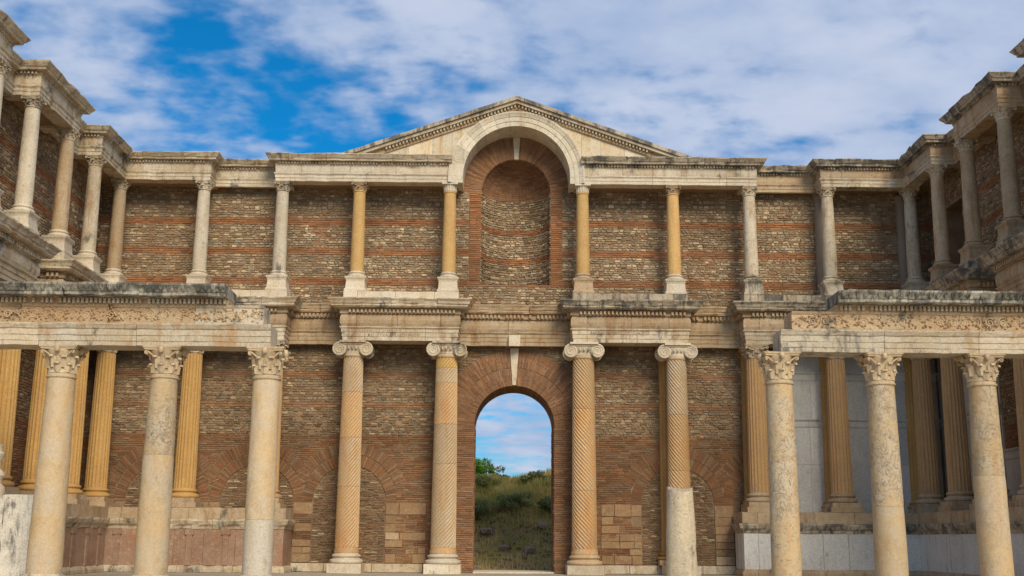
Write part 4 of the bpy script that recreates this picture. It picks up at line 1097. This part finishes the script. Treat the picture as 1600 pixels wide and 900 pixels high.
# ------------------------------------------------------------------ front colonnade
def front_column(x, rb, mk, label, low=None, zs=2.0):
    y = 30.0; r = rb; c = empty('front_column', (x, y, 0), label, 'column', 'cream columns of the front colonnade')
    p = MB(); p.box(x-r*1.4, x+r*1.4, y-r*1.4, y+r*1.4, -.165 if False else .004, .12, j=.005); p.build('plinth', M['marble'], c)
    p = MB(); p.lathe(attic(r, .122, .26), x, y, 36); p.build('base', M['marble'], c, smooth=40)
    rt = .348
    p = MB(); shaft_mesh(p, x, y, zs+.004 if low else .384, 5.30, r, rt, .38, 5.30, n=44, wob=.007, dz=.14); p.build('shaft', M[mk], c, smooth=35)
    if low: p = MB(); shaft_mesh(p, x, y, .384, zs, r, rt, .38, 5.30, n=44, wob=.006, dz=.14); p.build('repaired_drum', M[low], c, smooth=35)
    p = MB(); p.lathe([(rt, 5.302), (rt*1.07, 5.32), (rt*1.09, 5.345), (rt*1.07, 5.37), (rt*1.02, 5.375), (rt*1.03, 5.40), (rt*1.0, 5.42)], x, y, 36); p.build('astragal', M['front_cap'], c, smooth=40)
    corinthian(c, x, y, rt*1.0, 5.42, 6.135, M['front_cap'], big=True, worn=.06)
FXL = [-6.70, -9.37, -12.04, -14.72]; FXR = [6.70, 9.37, 12.04, 14.72]
for x, r, mk, low, zs, lb in zip(FXL, (.375, .42, .43, .42), ('front_col_plain', 'front_col', 'front_col_plain', 'front_col'), ('front_foot', 'front_col_plain', None, None), (1.75, 3.35, 0, 0),
        ('cream front column at the broken right end of the left colonnade, whitish foot', 'cream front column mottled with dark veins, middle of the left colonnade', 'smooth cream front column beside the grey marble pier', 'cream front column outside the left picture edge')):
    front_column(x, r, mk, lb, low, zs)
for x, r, mk, low, zs, lb in zip(FXR, (.375, .41, .415, .42), ('front_col', 'front_col', 'front_col', 'front_col_plain'), (None, 'front_col_plain', 'front_col_plain', None), (0, 2.2, 3.0, 0),
        ('cream front column at the broken left end of the right colonnade', 'cream front column in the middle of the right colonnade', 'cream front column farthest right in view', 'cream front column outside the right picture edge')):
    front_column(x, r, mk, lb, low, zs)
# broken stump
x, y = 4.03, 30.0
c = empty('broken_column', (x, y, 0), 'broken cream column stump right of the golden spiral column', 'column stump')
p = MB(); p.box(x-.56, x+.56, y-.56, y+.56, .004, .13); p.build('plinth', M['marble'], c)
p = MB(); shaft_mesh(p, x, y, .13, 2.62, .40, .335, .13, 2.62, n=44, wob=.008, dz=.2)
p.v = [(a, b, z if z < 2.5 else z+.05*math.sin(a*9)+.035*math.sin(b*17+a*5)-.05*((a-x)**2+(b-y)**2 > .1)) for a, b, z in p.v]
p.build('shaft', M['stump'], c, smooth=35)

def spiral_carving(mb, cx_, cz, R, y, sgn):
    R *= random.uniform(.8, 1.12); cz += random.uniform(-.015, .015); sv = random.uniform(.75, 1.2)
    pts = []; rad = []
    for k in range(20):
        tt = k/19; an = (PI if sgn > 0 else 0)+sgn*-1*tt*3.6*PI; rr = R*(1-tt*.82)
        pts.append((cx_+rr*math.cos(an), y+.012, cz+rr*math.sin(an)*1.0)); rad.append(.026*(1-.4*tt)*sv)
    mb.tube(pts, rad, 5)
    n = 7
    mb.lathe([(.001, 0)], 0, 0, 3, cap=False)
    for k in range(13):
        an = random.uniform(0, 2*PI); d = R*random.uniform(.35, 1.5)
        px, pz = cx_+d*math.cos(an), cz+max(-.17, min(.17, d*math.sin(an)))
        l = random.uniform(.05, .09); an2 = an+random.uniform(-.6, .6)
        mb.tube([(px, y+.01, pz), (px+l*math.cos(an2)*.5, y-.022, pz+l*math.sin(an2)*.5), (px+l*math.cos(an2), y+.01, pz+l*math.sin(an2))], [.008, .03, .006], 5)
def screen(sgn, xa, xf, xc, xo, label):
    """sgn -1 left, 1 right; xa/xf/xc: where architrave, frieze and cornice break off; xo: outer end"""
    e = empty('colonnade_entablature', (sgn*10.5, 30, 6.14), label, 'entablature')
    def P_(x0):
        return Path([(-xo, 29.6), (-x0, 29.6)]) if sgn < 0 else Path([(x0, 29.6), (xo, 29.6)])
    Pa, Pf, Pc = P_(xa), P_(xf), P_(xc)
    def gm(Pp, mk, near):
        def f(p, q):
            mid = (p+q)/2; dd = (Pp.len-mid) if sgn < 0 else mid
            return M['screen_grey'] if dd < near else M[mk]
        return f
    D = -.82
    course(e, 'architrave_block', Pa, [(D, 6.14), (0, 6.14), (0, 6.25), (.02, 6.26), (.02, 6.40), (.04, 6.41), (.04, 6.56), (.07, 6.58), (.10, 6.64), (.12, 6.68), (.12, 6.71), (D, 6.71)], gm(Pa, 'screen_arch', 1.6 if sgn < 0 else 1.8), 2.3, jit=.007, chip=.08)
    course(e, 'frieze_block', Pf, [(D, 6.713), (.04, 6.713), (.04, 6.76), (.0, 6.77), (.0, 7.13), (.03, 7.15), (.06, 7.21), (D, 7.21)], gm(Pf, 'screen_frieze', 1.2 if sgn < 0 else 1.0), 1.9, jit=.008, chip=.08)
    course(e, 'bed_moulding', Pc, [(D, 7.213), (.05, 7.213), (.05, 7.36), (.16, 7.38), (D, 7.38)], M['screen_frieze'], 2.4)
    dentils(e, Pc, .049, .15, 7.235, 7.355, .062, .115, M['screen_arch'])
    course(e, 'cornice_block', Pc, [(D, 7.383), (.40, 7.383), (.42, 7.40), (.42, 7.47), (.45, 7.49), (.48, 7.56), (.54, 7.64), (.55, 7.69), (D, 7.69)], M['screen_cornice'], 1.7, jit=.012, chip=.16)
    cv = MB(); x = xf+.2; s = 1
    while x < xo-.2:
        spiral_carving(cv, sgn*x, 6.95, .135, 29.59, s); s = -s
        x += random.uniform(.30, .37)
    cv.build('scroll_carving', M['screen_frieze'], e, smooth=60, kind='stuff')
    pm = MB(); x = xc+.12
    while x < xo:
        h = random.uniform(.7, 1.0)
        if random.random() > .15:
            for k in (-1, 0, 1):
                pm.tube([(sgn*x+k*.012, 29.6-.45, 7.49), (sgn*x+k*.035, 29.6-.505, 7.56), (sgn*x+k*.05*h, 29.6-.54, 7.635)], [.012, .022, .012], 5)
        x += .19
    pm.build('leaf_carving', M['screen_cornice'], e, smooth=60, kind='stuff')
screen(-1, 6.56, 6.78, 7.71, 15.3, 'carved entablature of the left front colonnade, broken at its right end')
screen(1, 6.68, 7.0, 8.14, 15.3, 'carved entablature of the right front colonnade, stepped broken left end')

mb = MB()
from mathutils import noise as _N2
bm_ = bmesh.new(); bmesh.ops.create_icosphere(bm_, subdivisions=2, radius=.13)
mb.add([(8.65+v.co.x*1.9, 29.5+v.co.y, 7.73+v.co.z*.55*(1+.5*_N2.noise(v.co*9))) for v in bm_.verts], [tuple(v.index for v in f.verts) for f in bm_.faces]); bm_.free()
o = mb.build('stone_fragment', M['rock'] if 'rock' in M else M['slab'], None); tag(o, 'small dark lump lying on the cornice of the right colonnade near its broken end', 'stone fragment')
# grey marble pier and fragment at the left edge
e = empty('marble_pier', (-13.8, 31.9, 0), 'grey and white weathered marble pier at the left picture edge', 'pier')
for a, b in ((-15.2, -13.82), (-13.81, -13.0)):
    mb = MB(); K_ = 10; vs = []
    for k in range(K_+1):
        z = .004+2.36*k/K_+(random.uniform(-.03, .03) if k == K_ else 0); j = lambda: random.uniform(-.02, .02)
        vs += [(a+j()*.3, 31.5+j(), z), (b+j(), 31.5+j(), z), (b+j(), 32.4+j(), z), (a+j()*.3, 32.4+j(), z)]
    mb.add(vs, [(i*4+k, i*4+(k+1) % 4, (i+1)*4+(k+1) % 4, (i+1)*4+k) for i in range(K_) for k in range(4)]+[(3, 2, 1, 0), tuple(K_*4+k for k in range(4))])
    mb.build('marble_block', M['pier'], e)
mb = MB(); mb.lathe([(.44, 2.37), (.46, 2.5), (.44, 2.6), (.36, 2.68), (.36, 2.8), (.42, 2.9), (.40, 3.0), (.30, 3.08), (.30, 3.3), (.36, 3.4), (.37, 3.5), (.31, 3.56), (.30, 3.75)], -14.52, 31.95, 20)
o = mb.build('marble_baluster', M['marble_white'], None, smooth=40); tag(o, 'white turned marble fragment standing on the pier at the left edge', 'marble fragment')
mb = MB(); vs = []
mb.box(-17.38, -17.1, 38.1, 38.95, 2.2, 5.6, j=.06)
o = mb.build('stone_slab', M['slab'], None); tag(o, 'upright brownish stone slab against the left wing wall', 'slab')

# ------------------------------------------------------------------ hill behind the doorway
def veg_mat(name, c1, c2, tr=.25, c3=None):
    mt = bpy.data.materials.new(name); t = NT(mt)
    g = t.n('ShaderNodeNewGeometry')
    c = t.mix(g.outputs['Random Per Island'], c1, c2)
    if c3: c = t.mix(t.ramp(t.noise(g.outputs['Position'], .55, 3, .6), .42, .60), c, c3)
    b = t.n('ShaderNodeBsdfPrincipled', i={'Base Color': c, 'Roughness': .7, 'Specular IOR Level': .2})
    tl = t.n('ShaderNodeBsdfTranslucent', i={0: c})
    mx = t.n('ShaderNodeMixShader', i={0: tr, 1: b.outputs[0], 2: tl.outputs[0]})
    t.n('ShaderNodeOutputMaterial', i={0: mx.outputs[0]})
    return mt
M['grass'] = veg_mat('dry_grass', (.80, .60, .24), (.62, .52, .17), c3=(.48, .44, .13))
M['bush'] = veg_mat('bush_leaves', (.17, .18, .05), (.32, .32, .10))
M['tree'] = veg_mat('tree_leaves', (.08, .20, .02), (.16, .30, .035))
M['bark'] = stone('bark', (.10, .075, .05), (.07, .05, .035), bump=.8)
M['rock'] = stone('dark_rubble_rock', (.30, .21, .135), (.24, .16, .10), (.36, .27, .19), bump=.6)
gb = MB()
for k in range(60000):
    x = random.uniform(-6, 6); y = random.uniform(53.5, 69)
    z = ground_h(x, y)
    dens = min(max((z-.0)/2.4, .30), 1)
    if random.random() > dens: continue
    h = random.uniform(.15, .55)*(1.0 if z > 3 else .55); a = random.uniform(0, 2*PI); l = random.uniform(.05, .3)*h
    wd = random.uniform(.012, .028); ca, sa = math.cos(a), math.sin(a)
    gb.add([(x-sa*wd, y+ca*wd, z-.03), (x+sa*wd, y-ca*wd, z-.03), (x+ca*l*.4+sa*wd*.6, y+sa*l*.4-ca*wd*.6, z+h*.6), (x+ca*l*.4-sa*wd*.6, y+sa*l*.4+ca*wd*.6, z+h*.6), (x+ca*l, y+sa*l, z+h)],
           [(0, 1, 2, 3), (3, 2, 4)])
o = gb.build('grass', M['grass'], None, recalc=False); tag(o, 'dry tall grass covering the slope seen through the doorway', 'grass', kind='stuff')
def rock_pts(mb, x, y, z, s):
    bm = bmesh.new(); bmesh.ops.create_icosphere(bm, subdivisions=1, radius=s)
    sq = (random.uniform(.7, 1.4), random.uniform(.7, 1.2), random.uniform(.45, .8))
    a = random.uniform(0, PI)
    vs = []
    for v in bm.verts:
        j = random.uniform(.72, 1.25); q = v.co*j
        q = Vector((q.x*sq[0], q.y*sq[1], q.z*sq[2])); vs.append((x+q.x*math.cos(a)-q.y*math.sin(a), y+q.x*math.sin(a)+q.y*math.cos(a), z+q.z))
    mb.add(vs, [tuple(v.index for v in f.verts) for f in bm.faces]); bm.free()
rb = MB()
for k in range(700):
    x = random.uniform(-5, 5); y = random.uniform(54.5, 61.5); s = random.uniform(.05, .16)
    rock_pts(rb, x, y, ground_h(x, y)+s*.1, s)
o = rb.build('rubble', M['rock'], None); tag(o, 'broken dark rubble strewn over the foot of the slope', 'rubble', kind='stuff')
RL = ['flat dark boulder low at the left jamb of the doorway', 'brown boulder in the middle of the slope behind the doorway', 'grey boulder on the slope right of centre in the doorway', 'dark boulder half way up the slope near the right jamb', 'small pale boulder at the foot of the slope', 'dark boulder half way up at the left']
for (x, y, s), lb in zip(((-1.6, 54.6, .38), (-.3, 57.5, .42), (.9, 57.0, .4), (1.6, 59.0, .36), (.5, 55.2, .25), (-1.2, 59.3, .4)), RL):
    mb = MB(); rock_pts(mb, x, y, ground_h(x, y)+s*.15, s); o = mb.build('boulder', M['rock'], None); tag(o, lb, 'boulder', 'boulders on the slope behind the doorway')
def foliage(mb, cx_, cy_, cz, rx, ry, rz, n, s):
    cl = [(random.gauss(0, .45), random.gauss(0, .45), random.gauss(0, .42)) for _ in range(max(6, n//90))]
    for k in range(n):
        q = random.choice(cl); d = Vector((random.gauss(0, 1), random.gauss(0, 1), random.gauss(0, 1))).normalized()*random.uniform(.2, .38)
        x, y, z = cx_+(q[0]+d.x)*rx, cy_+(q[1]+d.y)*ry, cz+(q[2]+d.z)*rz
        a = Vector((random.gauss(0, 1), random.gauss(0, 1), random.gauss(0, .6))).normalized(); b = a.orthogonal().normalized()
        l = s*random.uniform(.7, 1.4)
        p = Vector((x, y, z))
        mb.add([tuple(p-a*l), tuple(p+b*l*.45), tuple(p+a*l), tuple(p-b*l*.45)], [(0, 1, 2, 3)])
def shrub(name, x, y, rx, rz, n, s, mat, label, cat, trunk=.0, stems=5):
    z = ground_h(x, y); e = empty(name, (x, y, z), label, cat)
    f = MB(); foliage(f, x, y, z+trunk+rz*.7, rx, rx, rz, n, s); f.build('crown' if trunk > .5 else 'foliage', mat, e, recalc=False, kind=None)
    m_ = MB()
    if trunk > .5: m_.tube([(x, y, z-.1), (x+.05, y, z+trunk*.6), (x, y, z+trunk+rz*.4)], [.16, .12, .06], 8)
    for k in range(stems):
        a = random.uniform(0, 2*PI); r_ = rx*random.uniform(.3, .7)
        m_.tube([(x, y, z+trunk*.6), (x+r_*.5*math.cos(a), y+r_*.5*math.sin(a), z+trunk+rz*.5), (x+r_*math.cos(a), y+r_*math.sin(a), z+trunk+rz*1.0)], [.05, .03, .01], 6)
    m_.build('trunk' if trunk > .5 else 'stems', M['bark'], e)
shrub('tree', -2.5, 68.5, 1.0, .8, 12000, .09, M['tree'], 'bright green tree top at the left jamb of the doorway', 'tree', trunk=.55, stems=0)
shrub('bush', -.75, 66.5, .8, .55, 1500, .07, M['bush'], 'dark green bush on the crest behind the doorway', 'bush')
shrub('bush', 2.1, 60.5, .7, .7, 1500, .07, M['bush'], 'dark green bush beside the right jamb of the doorway', 'bush')
shrub('bush', .2, 61.0, .9, .45, 1400, .07, M['bush'], 'low dark shrub in the middle of the slope', 'bush')
shrub('bush', 1.3, 64.2, .7, .45, 1300, .07, M['bush'], 'olive shrub near the crest right of centre behind the doorway', 'bush')
shrub('bush', -1.6, 64.6, .8, .5, 1300, .07, M['bush'], 'olive shrub below the tree at the left of the doorway', 'bush')
shrub('bush', -1.8, 60.6, .9, .5, 1400, .07, M['bush'], 'low dark shrub half way up the slope at the left', 'bush')
